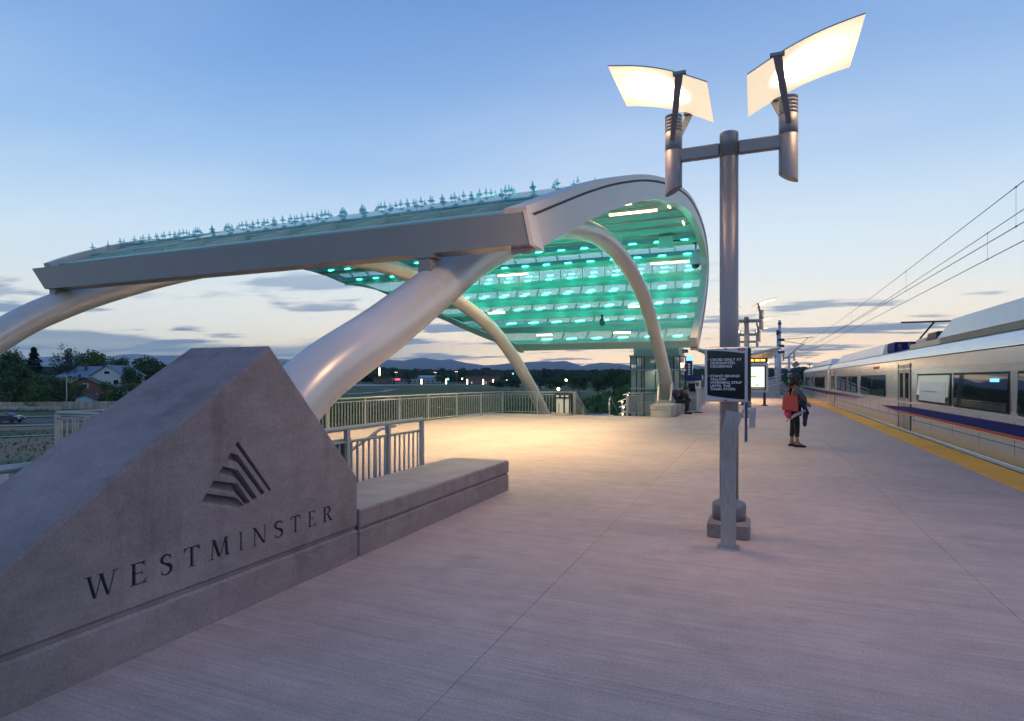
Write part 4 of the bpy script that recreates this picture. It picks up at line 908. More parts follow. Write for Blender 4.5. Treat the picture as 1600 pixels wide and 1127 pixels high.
for k in range(3): MB().bbox((2.95, 67.79, 1.75 + k * .16), (3.4, 67.799, 1.81 + k * .16)).build('text_line', M['sign_white'], sp)
sc_ = thing('camera_pole', 'pole with a cluster of small black cameras at the shelter end', 'camera pole', (1.6, 53, 0))
MB().tube([(1.6, 53, 0), (1.6, 53, 5.1)], .08, 10).build('post_shaft', M['sign_frame'], sc_)
MB().tube([(1.6, 53, 5.1), (1.6, 53, 5.5)], .11, 10).build('cap', M['dark'], sc_)
for z in (4.7, 4.2, 3.7): MB().box((1.85, 52.9, z), (.45, .18, .2), rz=.3).build('camera_head', M['dark'], sc_)
# ------------------------------------------------------------------ dome cameras under the canopy
dc = thing('dome_camera', 'silver dome camera hanging beside the canopy’s right rim', 'camera', (-2.62, 29.2, 7.9))
px_, py_ = -2.65, 29.0
c_ = MB(); c_.tube([(px_, py_, 7.62), (px_, py_, 7.5), (px_, py_, 7.3), (px_, py_, 7.1), (px_, py_, 6.92), (px_, py_, 6.88)], [.05, .10, .16, .24, .28, .25], 22).build('housing', M['sign_frame'], dc)
MB().ball((px_, py_, 6.88), .19, 0, 3, (1, 1, .95)).build('dome', M['window'], dc)
MB().tube(smooth_path([(px_, py_, 7.6), (px_, py_ - .05, 7.85), (-2.95, py_ - .2, 8.0), (-3.6, 28.3, 7.95)]), .035, 8).build('conduit', M['dark'], dc)
MB().bev((-4.15, 27.6, 7.55), (-3.55, 28.0, 8.05), .03).build('junction_box', M['purlin'], dc)
d2 = thing('dome_camera', 'tiny black dome camera hanging mid-way under the glass wall', 'camera', (-6.6, 27.2, 4.3))
MB().tube([(-6.6, 26.9, 4.5), (-6.6, 26.9, 4.25)], .05, 8).build('stem', M['dark'], d2); MB().tube([(-6.6, 26.9, 4.28), (-6.6, 26.9, 4.1)], [.12, .14], 12).ball((-6.6, 26.9, 4.08), .12, 0, 2).build('dome', M['window'], d2)

# ------------------------------------------------------------------ train
tr = thing('commuter_train', 'stainless commuter train with blue, red and yellow stripe along the platform', 'train', (5.5, 35, -1.2))
TX = 4.10
SEC = [(.25, -1.0), (.08, -.75), (.0, -.35), (.0, -.05), (-.004, 0), (0, .42), (0, 2.08), (.01, 2.12), (.06, 2.24), (.17, 2.37), (.30, 2.43), (.55, 2.50), (.95, 2.55), (1.42, 2.57)]
SEC = [(TX + x, z) for x, z in SEC] + [(TX + 2.84 - x, z) for x, z in reversed(SEC[:-1])]
def car(y0, y1, nose=False):
    ys_ = [y0, y0 + .15] + [y0 + .15 + (y1 - y0 - .3) * k / 10 for k in range(1, 10)] + [y1 - .15, y1]
    rows = []
    for i, y in enumerate(ys_):
        e = 0
        if i in (0, len(ys_) - 1): e = .06
        row = []
        for x, z in SEC:
            cx = TX + 1.42; q = x + (cx - x) * e
            yy = y
            if nose and i >= len(ys_) - 2: yy = y - .9 * max(0, (z - .9) / 1.7) ** 1.5 * (1 if i == len(ys_) - 1 else .5)
            row.append((q, yy, z))
        rows.append(row)
    b = MB().sheet(rows, smooth=False); b.add(rows[0], [tuple(range(len(SEC)))]); b.add(rows[-1], [tuple(range(len(SEC)))[::-1]]); return b.build('car_body', M['steel'], tr)
car(8.0, 40.75); car(41.55, 62.3, True)
MB().bbox((TX + .35, 40.7, -.8), (TX + 2.5, 41.6, 2.3)).build('gangway', M['rubber'], tr)
def side(name, y0, y1, z0, z1, m, d=.004, lab=None): return MB().bev((TX - d, y0, z0), (TX + .02, y1, z1), min(.0035, d * .45)).build(name, m, tr, lab)
for y0, y1 in ((8.0, 40.7), (41.6, 62.2)):
    side('roof_seam', y0, y1, 2.085, 2.11, M['rubber'], .006)
    MB().bev((TX + .245, y0, 2.385), (TX + .32, y1, 2.43), .01).build('gutter', M['dark'], tr)
    side('belt_rail', y0, y1, 1.80, 1.84, M['steel'], .012); side('belt_rail', y0, y1, .80, .86, M['steel'], .014)
    side('sill_strip', y0, y1, -.04, .03, M['train_white'], .02); side('skirt_seam', y0, y1, .36, .372, M['rubber'], .003)
for k_ in range(30):
    y_ = 9.2 + k_ * 1.75
    if not 40 < y_ < 42.2: side('panel_seam', y_, y_ + .012, .04, .79, M['rubber'], .0022)
WIN = [(8.6, 9.8), (10.0, 12.55), (12.9, 16.1), (16.25, 19.35), (23.7, 26.2), (26.35, 28.9), (29.9, 31.6), (31.75, 33.2), (33.35, 35.0), (35.15, 36.9), (43.4, 45.0), (45.15, 46.8), (46.95, 48.6), (48.75, 50.3), (55.2, 57.0), (57.3, 59.4)]
for y0, y1 in WIN:
    w = side('window', y0, y1, .90, 1.66, M['rubber'], .006)
    MB().prism([(TX - .042, y0 + .05, .945), (TX - .009, y0 + .05, 1.615), (TX, y0 + .05, 1.615), (TX, y0 + .05, .945)], (0, y1 - y0 - .1, 0)).build('pane', M['window'], w)
MB().prism([(TX - .045, 16.6, .96), (TX - .0205, 16.6, 1.45), (TX - .018, 16.6, 1.45), (TX - .0425, 16.6, .96)], (0, 2.4, 0)).build('window_poster', M['train_white'], tr)
MB().bbox((TX - .037, 17.4, 1.19), (TX - .0335, 18.6, 1.22)).build('poster_line', M['brushed'], tr)
MB().bbox((TX - .020, 13.35, 1.47), (TX - .0155, 13.8, 1.535)).build('destination_display', M['blue_led'], tr)
for y in (20.9, 38.9, 52.6, 60.7):
    d = side('door', y - .72, y + .72, .02, 1.95, M['brushed'], .010); 
    for s in (-1, 1):
        MB().bbox((TX - .0135, y + s * .36 - .22, .95), (TX - .0102, y + s * .36 + .22, 1.7)).build('door_window', M['window'], d)
    MB().bbox((TX - .013, y - .02, .03), (TX - .0102, y + .02, 1.94)).build('door_seal', M['rubber'], d)
    for s in (-1, 1): side('door_post', y + s * .78 - .05, y + s * .78 + .05, .02, 1.98, M['rubber'], .013)
def stripe(name, pts, m, d): return MB().prism([(TX - d, y, z) for y, z in pts], (d + .003, 0, 0)).build(name, m, tr)
stripe('blue_stripe', [(8.0, .76), (20.1, .72), (24.4, .60), (22, .555), (8.0, .555)], M['train_blue'], .0155)
stripe('red_stripe', [(8.0, .545), (21.8, .545), (23.5, .575), (23.8, .56), (22.0, .50), (8.0, .50)], M['train_red'], .0152)
stripe('yellow_stripe', [(8.0, .49), (21, .49), (21, .468), (8.0, .468)], M['train_yellow'], .0154)
stripe('blue_stripe', [(27.8, .75), (32, .70), (40.7, .58), (40.7, .76)], M['train_blue'], .0155); stripe('red_stripe', [(29.0, .70), (40.7, .56), (40.7, .51), (31, .62)], M['train_red'], .0152)
stripe('blue_stripe', [(41.6, .58), (62.1, .58), (62.1, .76), (41.6, .76)], M['train_blue'], .0155); stripe('red_stripe', [(41.6, .52), (62.1, .52), (62.1, .56), (41.6, .56)], M['train_red'], .0152)
def fairing(y0, y1, x0, z0, z1, m='train_white', slope=.9, lean=.12):
    x1 = TX + 2.84 - (x0 - TX)
    MB().add([(x0, y0, z0), (x1, y0, z0), (x1, y1, z0), (x0, y1, z0), (x0 + lean, y0 + .1, z1), (x1 - lean, y0 + .1, z1), (x1 - lean, y1 - slope, z1), (x0 + lean, y1 - slope, z1)], [(0, 3, 2, 1), (4, 5, 6, 7), (0, 1, 5, 4), (1, 2, 6, 5), (2, 3, 7, 6), (3, 0, 4, 7)]).build('roof_fairing', M[m], tr)
fairing(8.0, 19.2, TX + .42, 2.62, 3.06)
for k in range(5): MB().bbox((TX + .40, 8.0, 2.47 + k * .033), (TX + .46, 19.0, 2.485 + k * .033)).build('louvre', M['brushed'], tr)
MB().bbox((TX + .46, 8.0, 2.44), (TX + 2.3, 22.5, 2.62)).build('roof_plinth', M['brushed'], tr)
fairing(26.5, 40.2, TX + .38, 2.46, 2.86, 'train_white', 1.0)
MB().bev((TX + .5, 25.0, 2.5), (TX + 1.6, 26.3, 2.86), .04).build('roof_box', M['train_blue'], tr)
MB().bev((TX + .5, 19.6, 2.62), (TX + 1.4, 20.6, 2.85), .04).build('roof_box', M['dark'], tr); MB().bev((TX + .6, 21.2, 2.62), (TX + 1.6, 22.4, 2.78), .04).build('roof_box', M['brushed'], tr)
pn = MB(); pn.tube([(TX + .7, 22.8, 2.62), (TX + 1.2, 24.6, 2.95), (TX + 1.2, 22.9, 3.35)], .03, 6).tube([(TX + .3, 22.9, 3.38), (TX + 2.1, 22.9, 3.38)], .03, 6).build('pantograph', M['dark'], tr)
for y in (22.9, 24.4): MB().tube([(TX + .55, y, 2.55), (TX + .55, y, 2.75)], [.07, .05], 8).build('roof_insulator', M['brick2'], tr)
MB().tube([(TX + .4, 60.6, 2.5), (TX + .4, 60.6, 2.8)], .03, 6).box((TX + .4, 60.6, 2.85), (.4, .25, .1)).build('horn', M['dark'], tr)
fairing(44, 58.5, TX + .4, 2.5, 2.85, 'train_white', 1.2)
for y in (11.5, 14, 35, 38, 45, 48, 56, 59): MB().tube([(TX + .65, y, -.95), (TX + .78, y, -.95)], .42, 20).build('wheel', M['dark'], tr)
side('red_emblem', 24.8, 26.0, 1.88, 1.98, M['train_red'], .006)
# ------------------------------------------------------------------ people
def figure(name, parent, joints, edges, m, root, sub=2):
    me = bpy.data.meshes.new(name); ids = list(joints); off = wl(parent)
    me.from_pydata([Vector(joints[k][:3]) for k in ids], [(ids.index(a), ids.index(b)) for a, b in edges], []); me.materials.append(m)
    o = bpy.data.objects.new(name, me); COL.objects.link(o)
    sk = o.modifiers.new('skin', 'SKIN'); sk.use_smooth_shade = True; sk.branch_smoothing = .3
    for i, k in enumerate(ids):
        r = joints[k][3]; r2 = joints[k][4] if len(joints[k]) > 4 else r; me.skin_vertices[0].data[i].radius = (r, r2); me.skin_vertices[0].data[i].use_root = (k == root)
    ss = o.modifiers.new('sub', 'SUBSURF'); ss.levels = ss.render_levels = sub
    bpy.context.view_layer.update(); nm = bpy.data.meshes.new_from_object(o.evaluated_get(bpy.context.evaluated_depsgraph_get()))
    o.modifiers.clear(); o.data = nm; nm.transform(Matrix.Translation(-off) if False else Matrix.Identity(4))
    for p in nm.polygons: p.use_smooth = True
    o.parent = parent; return o
def head_mesh(c, h, yaw=0, tilt=0):
    # shaped head facing +x: skull, jaw, nose, brow, ears
    bm = bmesh.new(); bmesh.ops.create_uvsphere(bm, u_segments=28, v_segments=20, radius=1); s = h / 2
    for v in bm.verts:
        x, y, z = v.co
        fx = x * .86 if x < 0 else x * .80; w = .68 * (1 - .24 * max(0, -z) ** 1.4); zz_ = z
        if x > .2:
            f = (x - .2) / .8
            fx += .22 * f * math.exp(-((z + .08) / .18) ** 2 - (y / .17) ** 2)          # nose
            fx -= .06 * f * (math.exp(-((z - .14) / .12) ** 2 - ((y - .33) / .17) ** 2) + math.exp(-((z - .14) / .12) ** 2 - ((y + .33) / .17) ** 2))   # eye sockets
            fx += .05 * f * math.exp(-((z + .45) / .09) ** 2 - (y / .28) ** 2)          # lips
            fx += .08 * f * math.exp(-((z + .8) / .2) ** 2)
        if x < 0 and z < -.2: fx *= 1 - .35 * (-z - .2)
        v.co = Vector((fx * s, y * w * s, zz_ * s))
    m = Matrix.Translation(c) @ Matrix.Rotation(yaw, 4, 'Z') @ Matrix.Rotation(tilt, 4, 'Y'); b = MB(); bm.verts.index_update()
    b.add([m @ v.co for v in bm.verts], [[v.index for v in f.verts] for f in bm.faces], 0, True); bm.free()
    for sy in (-1, 1): b.ball(m @ Vector((-.05 * s, sy * .68 * s, .02 * s)), .2 * s, 0, 2, (.6, .3, 1))
    eyes = [m @ Vector((.70 * s, sy * .30 * s, .13 * s)) for sy in (-1, 1)]; mouth = m @ Vector((.80 * s, 0, -.45 * s))
    return b, eyes, mouth, m
def face(parent, c, h, yaw, tilt):
    b, eyes, mouth, m = head_mesh(c, h, yaw, tilt); hd = b.build('head', M['skin'], parent)
    e = MB(); [e.ball(q, .011, 0, 2) for q in eyes]; e.build('eyes', M['hair'], hd); MB().ball(mouth, .017, 0, 2, (.4, 1.2, .35)).build('mouth', M['pink_cloth'], hd); return hd, m
def hand(parent, w, fdir, curl, sx=1, m='skin'):
    # palm + five fingers, rooted in the wrist
    f = Vector(fdir).normalized(); side_ = f.cross(Vector(curl)).normalized(); c = Vector(curl).normalized(); w = Vector(w)
    J = {'w': (*w, .023, .017), 'p': (*(w + f * .045), .036, .016)}; E = [('w', 'p')]
    b = MB(); b.tube([w - f * .01, w + f * .03, w + f * .075, w + f * .085], [.020, .031, .033, .018], 10)
    for i, ln in enumerate((.066, .075, .070, .055)):
        a = w + f * .078 + side_ * (i - 1.5) * .019; k = a + f * ln * .5 + c * .012; b.tube([a - f * .02, a, k, k + f * ln * .28 + c * .022, k + f * ln * .30 + c * .035], [.0095, .0095, .0088, .008, .005], 6)
    t0 = w + f * .025 - side_ * .028 * sx; b.tube([t0 + side_ * .012 * sx, t0, t0 + f * .035 - side_ * .018 * sx + c * .01, t0 + f * .058 - side_ * .012 * sx + c * .022], [.012, .012, .010, .006], 6)
    return b.build('hand', M[m], parent)
wm = thing('person', 'standing woman in grey jacket and black leggings with a red shoulder bag', 'person', (.80, 14.76, 0))
H_ = lambda d: {k: v for k, v in d.items()}
legs = {}
for s, dx in ((-1, .04), (1, -.07)):
    legs['hip%d' % s] = (-.01, s * .085, .86, .088, .095); legs['knee%d' % s] = (dx * .6 + .01, s * .085, .47, .058); legs['ank%d' % s] = (dx, s * .08, .10, .034); legs['toe%d' % s] = (dx + .135, s * .09, .035, .034, .022); legs['heel%d' % s] = (dx - .03, s * .08, .045, .034)
J = {'pel': (0, 0, .93, .125, .16), 'wst': (.01, 0, 1.06, .105, .13), 'chest': (-.01, 0, 1.24, .12, .16), 'neck': (-.005, 0, 1.385, .05), 'skull': (.015, 0, 1.47, .055), **legs}
for s in (-1, 1): J['sh%d' % s] = (-.02, s * .165, 1.315, .055)
J['el-1'] = (.17, -.235, 1.09, .043); J['wr-1'] = (.20, -.05, .98, .026); J['el1'] = (.10, .23, 1.06, .043); J['wr1'] = (.24, .10, .97, .026)
E_ = [('pel', 'wst'), ('wst', 'chest'), ('chest', 'neck'), ('neck', 'skull')] + [e for s in (-1, 1) for e in (('pel', 'hip%d' % s), ('hip%d' % s, 'knee%d' % s), ('knee%d' % s, 'ank%d' % s), ('ank%d' % s, 'toe%d' % s), ('ank%d' % s, 'heel%d' % s), ('chest', 'sh%d' % s), ('sh%d' % s, 'el%d' % s), ('el%d' % s, 'wr%d' % s))]
figure('body', wm, J, E_, M['skin'], 'pel')
pants = {k: (v[0], v[1], v[2], v[3] + .012, (v[4] if len(v) > 4 else v[3]) + .012) for k, v in J.items() if k in ('pel', 'hip-1', 'hip1', 'knee-1', 'knee1')}
for s, dx in ((-1, .04), (1, -.07)): pants['cuff%d' % s] = (dx * .95, s * .08, .20, .047)
figure('leggings', wm, pants, [('pel', 'hip-1'), ('pel', 'hip1'), ('hip-1', 'knee-1'), ('hip1', 'knee1'), ('knee-1', 'cuff-1'), ('knee1', 'cuff1')], M['black_cloth'], 'pel')
jk = {k: (v[0], v[1], v[2], v[3] + .022, (v[4] if len(v) > 4 else v[3]) + .022) for k, v in J.items() if k in ('wst', 'chest', 'sh-1', 'sh1', 'el-1', 'el1', 'wr-1', 'wr1', 'pel')}
jk['neck'] = (-.01, 0, 1.36, .062)
figure('jacket', wm, jk, [('pel', 'wst'), ('wst', 'chest'), ('chest', 'neck')] + [e for s in (-1, 1) for e in (('chest', 'sh%d' % s), ('sh%d' % s, 'el%d' % s), ('el%d' % s, 'wr%d' % s))], M['grey_knit'], 'wst')
hd, hm = face(wm, Vector((.80 + .03, 14.76, 1.515)), .225, R(12), R(8))
hr_ = MB(); 
hr_.ball((.80 - .005, 14.76, 1.545), .122, 0, 3, (1.02, .92, 1.0), .12).ball((.80 - .075, 14.755, 1.43), .085, 0, 3, (.9, 1.15, 1.35), .2).ball((.80 - .105, 14.75, 1.29), .07, 0, 3, (.75, 1.2, 1.5), .25).ball((.80 - .105, 14.73, 1.18), .045, 0, 3, (.7, 1.1, 1.5), .25).ball((.83, 14.66, 1.47), .055, 0, 2, (.8, .5, 1.7), .2)
hr_.build('hair', M['hair'], wm)
sh_ = MB()
for s, dx in ((-1, .04), (1, -.07)):
    sh_.tube([(.80 + dx - .065, 14.76 + s * .082, .028), (.80 + dx - .03, 14.76 + s * .082, .033), (.80 + dx + .05, 14.76 + s * .086, .028), (.80 + dx + .14, 14.76 + s * .092, .024), (.80 + dx + .18, 14.76 + s * .094, .018)], [.026, .038, .041, .038, .018], 12)
for v in sh_.v: v.z = max(v.z, .002) if v.z < .05 else .05
sh_.build('flats', M['black_cloth'], wm)
hand(wm, (.80 + .20, 14.76 - .05, .98), (.3, 1, -.25), (.2, 0, -1)); hand(wm, (.80 + .24, 14.76 + .10, .97), (.5, -.8, -.2), (0, .2, -1), -1)
bag = thing('shoulder_bag', 'boxy red leather bag hanging at the standing woman’s side', 'bag', (.70, 14.48, .9))
bb = MB(); bb.add([(.52, 14.41, .84), (.86, 14.40, .80), (.86, 14.56, .80), (.52, 14.57, .84), (.55, 14.44, 1.165), (.84, 14.43, 1.15), (.84, 14.53, 1.15), (.55, 14.54, 1.165)], [(0, 3, 2, 1), (4, 5, 6, 7), (0, 1, 5, 4), (1, 2, 6, 5), (2, 3, 7, 6), (3, 0, 4, 7)])
bo = bb.build('bag_body', M['red_leather'], bag); bv = bo.modifiers.new('soft', 'BEVEL'); bv.width = .022; bv.segments = 3
MB().tube(smooth_path([(.58, 14.50, 1.15), (.66, 14.55, 1.30), (.76, 14.58, 1.375), (.80, 14.58, 1.36), (.82, 14.50, 1.14)]), .011, 8).build('strap', M['red_leather'], bag)
MB().bev((.59, 14.418, 1.085), (.615, 14.432, 1.10), .003).build('buckle', M['steel'], bag)
pk_ = tag(MB().tube(smooth_path([(.66, 14.50, .86), (.64, 14.50, .78), (.67, 14.50, .69), (.72, 14.51, .64)]), [.05, .055, .058, .06, .065, .068, .07, .068, .066, .064, .06, .055, .05, .04, .025, .01], 12).build('pouch', M['pink_cloth'], loc=(.67, 14.5, .75)), 'soft pink pouch dangling below the red shoulder bag', 'pouch')
um = thing('folded_umbrella', 'pale folded umbrella held slanting across the woman’s thighs', 'umbrella', (.85, 14.5, .75))
MB().tube([(.60, 14.47, .58), (.80, 14.50, .73), (1.0, 14.55, .83)], [.012, .035, .022], 10).build('cover', M['pale_cloth'], um); MB().tube([(1.0, 14.55, .83), (1.06, 14.57, .80), (1.06, 14.57, .74)], .013, 8).build('handle', M['black_cloth'], um)
cj = thing('carried_jacket', 'dark jacket hanging folded over the standing woman’s forearm', 'jacket', (1.0, 14.6, .8))
MB().tube(smooth_path([(.92, 14.60, .97), (1.0, 14.62, .86), (1.0, 14.62, .70), (.99, 14.62, .52), (.985, 14.62, .47)]), [.045] * 6 + [.055] * 6 + [.045] * 4 + [.032] * 4 + [.02], 12).build('cloth_folds', M['navy'], cj)
mn = thing('person', 'seated man in dark clothes leaning forward, one hand to his chin', 'person', (-3.2, 26.6, 0))
Jm = {'pel': (0, 0, .57, .13, .15), 'wst': (.06, 0, .70, .13, .15), 'chest': (.20, 0, .87, .13, .17), 'neck': (.31, 0, .97, .06), 'skull': (.36, 0, 1.03, .06)}
for s in (-1, 1):
    Jm['hip%d' % s] = (.05, s * .10, .54, .095); Jm['knee%d' % s] = (.46, s * .13, .53, .065); Jm['ank%d' % s] = (.40, s * .12, .10, .045); Jm['toe%d' % s] = (.56, s * .13, .05, .045, .03); Jm['sh%d' % s] = (.22, s * .19, .91, .065)
Jm['el-1'] = (.44, -.22, .68, .05); Jm['wr-1'] = (.46, -.06, .88, .032); Jm['el1'] = (.42, .22, .66, .05); Jm['wr1'] = (.58, .12, .56, .032)
Em = [('pel', 'wst'), ('wst', 'chest'), ('chest', 'neck'), ('neck', 'skull')] + [e for s in (-1, 1) for e in (('pel', 'hip%d' % s), ('hip%d' % s, 'knee%d' % s), ('knee%d' % s, 'ank%d' % s), ('ank%d' % s, 'toe%d' % s), ('chest', 'sh%d' % s), ('sh%d' % s, 'el%d' % s), ('el%d' % s, 'wr%d' % s))]
figure('body', mn, Jm, Em, M['skin'], 'pel')
inf = lambda ks, d: {k: (Jm[k][0], Jm[k][1], Jm[k][2], Jm[k][3] + d, (Jm[k][4] if len(Jm[k]) > 4 else Jm[k][3]) + d) for k in ks}
figure('trousers', mn, inf(['pel', 'hip-1', 'hip1', 'knee-1', 'knee1', 'ank-1', 'ank1'], .02), [('pel', 'hip-1'), ('pel', 'hip1'), ('hip-1', 'knee-1'), ('hip1', 'knee1'), ('knee-1', 'ank-1'), ('knee1', 'ank1')], M['jeans'], 'pel')
jm = inf(['pel', 'wst', 'chest', 'sh-1', 'sh1', 'el-1', 'el1', 'wr-1', 'wr1'], .025); jm['neck'] = (.29, 0, .95, .075)
figure('jacket', mn, jm, [('pel', 'wst'), ('wst', 'chest'), ('chest', 'neck')] + [e for s in (-1, 1) for e in (('chest', 'sh%d' % s), ('sh%d' % s, 'el%d' % s), ('el%d' % s, 'wr%d' % s))], M['black_cloth'], 'wst')
B0 = Vector((-3.2, 26.6, 0))
face(mn, B0 + Vector((.40, 0, 1.08)), .235, 0, R(14))
MB().ball(B0 + Vector((.375, 0, 1.125)), .118, 0, 3, (1.05, .85, .82), .1).build('hair', M['hair'], mn)
sm_ = MB()
for s in (-1, 1): sm_.tube([B0 + Vector((.33, s * .12, .05)), B0 + Vector((.42, s * .125, .055)), B0 + Vector((.56, s * .13, .045)), B0 + Vector((.63, s * .13, .035))], [.04, .052, .048, .028], 12)
for v in sm_.v: v.z = max(v.z, .002)
sm_.build('shoes', M['black_cloth'], mn)
hand(mn, B0 + Vector((.46, -.06, .88)), (.1, .35, 1), (1, 0, .2)); hand(mn, B0 + Vector((.58, .12, .56)), (.6, -.2, -.6), (.2, 0, -1), -1)
bk = tag(MB().ball((-3.26, 26.6, .86), .17, 0, 3, (.8, 1.0, 1.25), .15).tube(smooth_path([(-3.12, 26.5, 1.0), (-3.0, 26.47, .98), (-2.95, 26.46, .88)]), .02, 6).build('backpack', M['navy'], loc=(-3.26, 26.6, .8)), 'dark blue backpack worn by the seated man', 'backpack')

# ------------------------------------------------------------------ houses, yard fence, car and street lamp to the west
def house(label, u, d, w, dp, hw, hr, rot, wall, roof, wins=((.25, .45), (.7, .45)), door=None, gable_win=True, name='house'):
    c = G(u, d); th = thing(name, label, 'house', (c.x, c.y, c.z)); mt = Matrix.Translation(c) @ Matrix.Rotation(rot, 4, 'Z')
    def B(b, nm, m, par=th):
        b.v = [mt @ v for v in b.v]; return b.build(nm, m, par)
    b = MB(); b.bbox((-w / 2, -dp / 2, -1), (w / 2, dp / 2, hw)); b.add([(-w / 2, -dp / 2, hw), (w / 2, -dp / 2, hw), (0, -dp / 2, hw + hr * .97)], [(0, 1, 2)]); b.add([(-w / 2, dp / 2, hw), (w / 2, dp / 2, hw), (0, dp / 2, hw + hr * .97)], [(0, 2, 1)]); B(b, 'wall', wall)
    o = .5; k = hr / (w / 2); b = MB()
    for s in (-1, 1): b.prism([(0, -dp / 2 - o, hw + hr), (s * (w / 2 + o), -dp / 2 - o, hw - o * k), (s * (w / 2 + o), -dp / 2 - o, hw - o * k + .18), (0, -dp / 2 - o, hw + hr + .2)], (0, dp + 2 * o, 0))
    rf = B(b, 'roof', roof)
    b = MB(); b.bbox((-w * .2 - .3, -.3, hw + hr * .5), (-w * .2 + .3, .3, hw + hr + .9)); B(b, 'chimney', M['brick2'], rf)
    for (fx, fz) in wins:
        x = (fx - .5) * w; z = hw * fz; b = MB(); b.bev((x - .75, -dp / 2 - .06, z - .65), (x + .75, -dp / 2 + .02, z + .75), .03); wn = B(b, 'window', M['sign_white']); b = MB(); b.bbox((x - .62, -dp / 2 - .075, z - .52), (x + .62, -dp / 2 - .062, z + .62)); B(b, 'pane', M['window'], wn)
    if gable_win:
        b = MB(); b.bev((-.9, -dp / 2 - .06, hw + .1), (.9, -dp / 2 + .02, hw + hr * .45), .03); wn = B(b, 'window', M['sign_white']); b = MB(); b.bbox((-.7, -dp / 2 - .075, hw + .25), (.7, -dp / 2 - .062, hw + hr * .4)); B(b, 'pane', M['window'], wn)
    if door is not None:
        x = (door - .5) * w; b = MB(); b.bev((x - .5, -dp / 2 - .05, -.2), (x + .5, -dp / 2 + .02, 2.05), .02); B(b, 'door', M['blue_wall'])
    return th
house('pale gabled house with blue-grey roof among the trees', 186, 172, 8, 12, 7.2, 2.6, R(28), M['siding'], M['blue_roof'], ((.2, .72), (.8, .72)))
house('wide house with blue-grey roof half hidden behind the brick one', 148, 182, 18, 10, 6.6, 3.2, R(112), M['siding'], M['blue_roof'], ((.3, .6), (.7, .6)), None, False)
house('red brick house with a gable and brown roof by the cedar fence', 138, 150, 9, 10, 4.2, 2.6, R(48), M['brick'], M['brown_roof'], ((.75, .5),))
house('low brown-roofed house mostly hidden by bushes at far left', 52, 158, 13, 9, 4.6, 2.6, R(120), M['brick2'], M['brown_roof'], ((.3, .5), (.7, .5)), None, False)
house('small pale blue garden shed in front of the brick house', 139, 137, 3.6, 4.4, 2.2, .9, R(35), M['blue_wall'], M['brown_roof'], (), .5, False, 'garden_shed')
wf = thing('board_fence', 'long weathered cedar board fence below the houses', 'fence', G(60, 131))
bd = MB().bev((-.38, -.02, 0), (.38, .02, 1.75), .01).mesh('board', M['wood'])
pa, pb = G(-130, 128), G(262, 136); n = int((pb - pa).length / .8); az = math.atan2((pb - pa).y, (pb - pa).x)
for i in range(n):
    q = pa.lerp(pb, i / n); q.z = gz(q.x, q.y) - .1; inst('board', bd, wf, q, (0, 0, az), (1, 1, 1 + .05 * random.random()))
for i in range(14):
    u = -30 + i * 9.2; p = G(u, 122); tag(MB().ball(p + Vector((0, 0, .5)), .75, 0, 2, (1.15, .9, .75), .35).build('sandstone_block', M['sand'], loc=p), 'rough sandstone block, %s in the row below the cedar fence' % ('first second third fourth fifth sixth seventh eighth ninth tenth eleventh twelfth thirteenth last'.split()[i] + (' from the left' if i < 13 else '')), 'stone', 'row of sandstone blocks below the fence')
def car_obj(p, rz, label):
    c = thing('parked_car', label, 'car', p); mt = Matrix.Translation(p) @ Matrix.Rotation(rz, 4, 'Z')
    def B(b, nm, m): b.v = [mt @ v for v in b.v]; return b.build(nm, m, c)
    side_ = [(-2.2, .45), (-2.25, .85), (-1.9, .98), (-1.35, 1.02), (-.75, 1.48), (.55, 1.52), (1.25, 1.06), (1.95, .95), (2.25, .78), (2.25, .40), (1.8, .30), (-1.8, .30)]
    rows = []
    for y, k in ((-.85, .96), (-.80, 1), (.80, 1), (.85, .96)): rows.append([(x, y * (1 - .14 * max(0, z - 1.0) / .5), z) for x, z in side_] + [(side_[0][0], y, side_[0][1])])
    b = MB().sheet(rows, smooth=False); b.add(rows[0][:-1], [tuple(range(12))]); b.add(rows[-1][:-1], [tuple(range(12))[::-1]]); B(b, 'body', M['car_paint'])
    for s in (-1, 1): B(MB().prism([(-1.15, s * .81, 1.06), (-.72, s * .76, 1.40), (.5, s * .755, 1.43), (1.02, s * .81, 1.07)], (0, s * .03, 0)), 'side_window', M['window'])
    B(MB().prism([(.62, -.66, 1.46), (1.20, -.74, 1.09), (1.20, .74, 1.09), (.62, .66, 1.46)], (.03, 0, .03)), 'windscreen', M['window'])
    for x in (-1.4, 1.4):
        for s in (-1, 1): B(MB().tube([(x, s * .72, .32), (x, s * .88, .32)], .32, 16), 'wheel', M['rubber'])
    for s in (-1, 1): B(MB().box((2.24, s * .6, .70), (.06, .3, .12)), 'headlight', M['sign_white'])
p = G(8, 86.5); p.z += .1; car_obj(p, R(28), 'dark blue parked car on the lot road at the left edge')
def street_lamp(label, u, d, h, glow=None, two=True, group=None):
    p = G(u, d); L_ = thing('street_lamp', label, 'lamp', p, group)
    MB().tube([p, p + Vector((0, 0, h))], [.11, .08], 10).build('pole', M['cast_light'], L_)
    r = ray(u); rt = Vector((r.y, -r.x, 0)).normalized()
    for s in ((-1, 1) if two else (1,)):
        q = p + Vector((0, 0, h)) + rt * s * .5
        MB().tube([p + Vector((0, 0, h - .05)), q], .04, 6).build('arm', M['cast_light'], L_); MB().box(q + rt * s * .2 + Vector((0, 0, -.03)), (.6, .35, .14)).build('head', M[glow] if glow else M['cast_light'], L_)
street_lamp('unlit two-armed lot lamp standing before the cedar fence', 104, 118, 7.4)
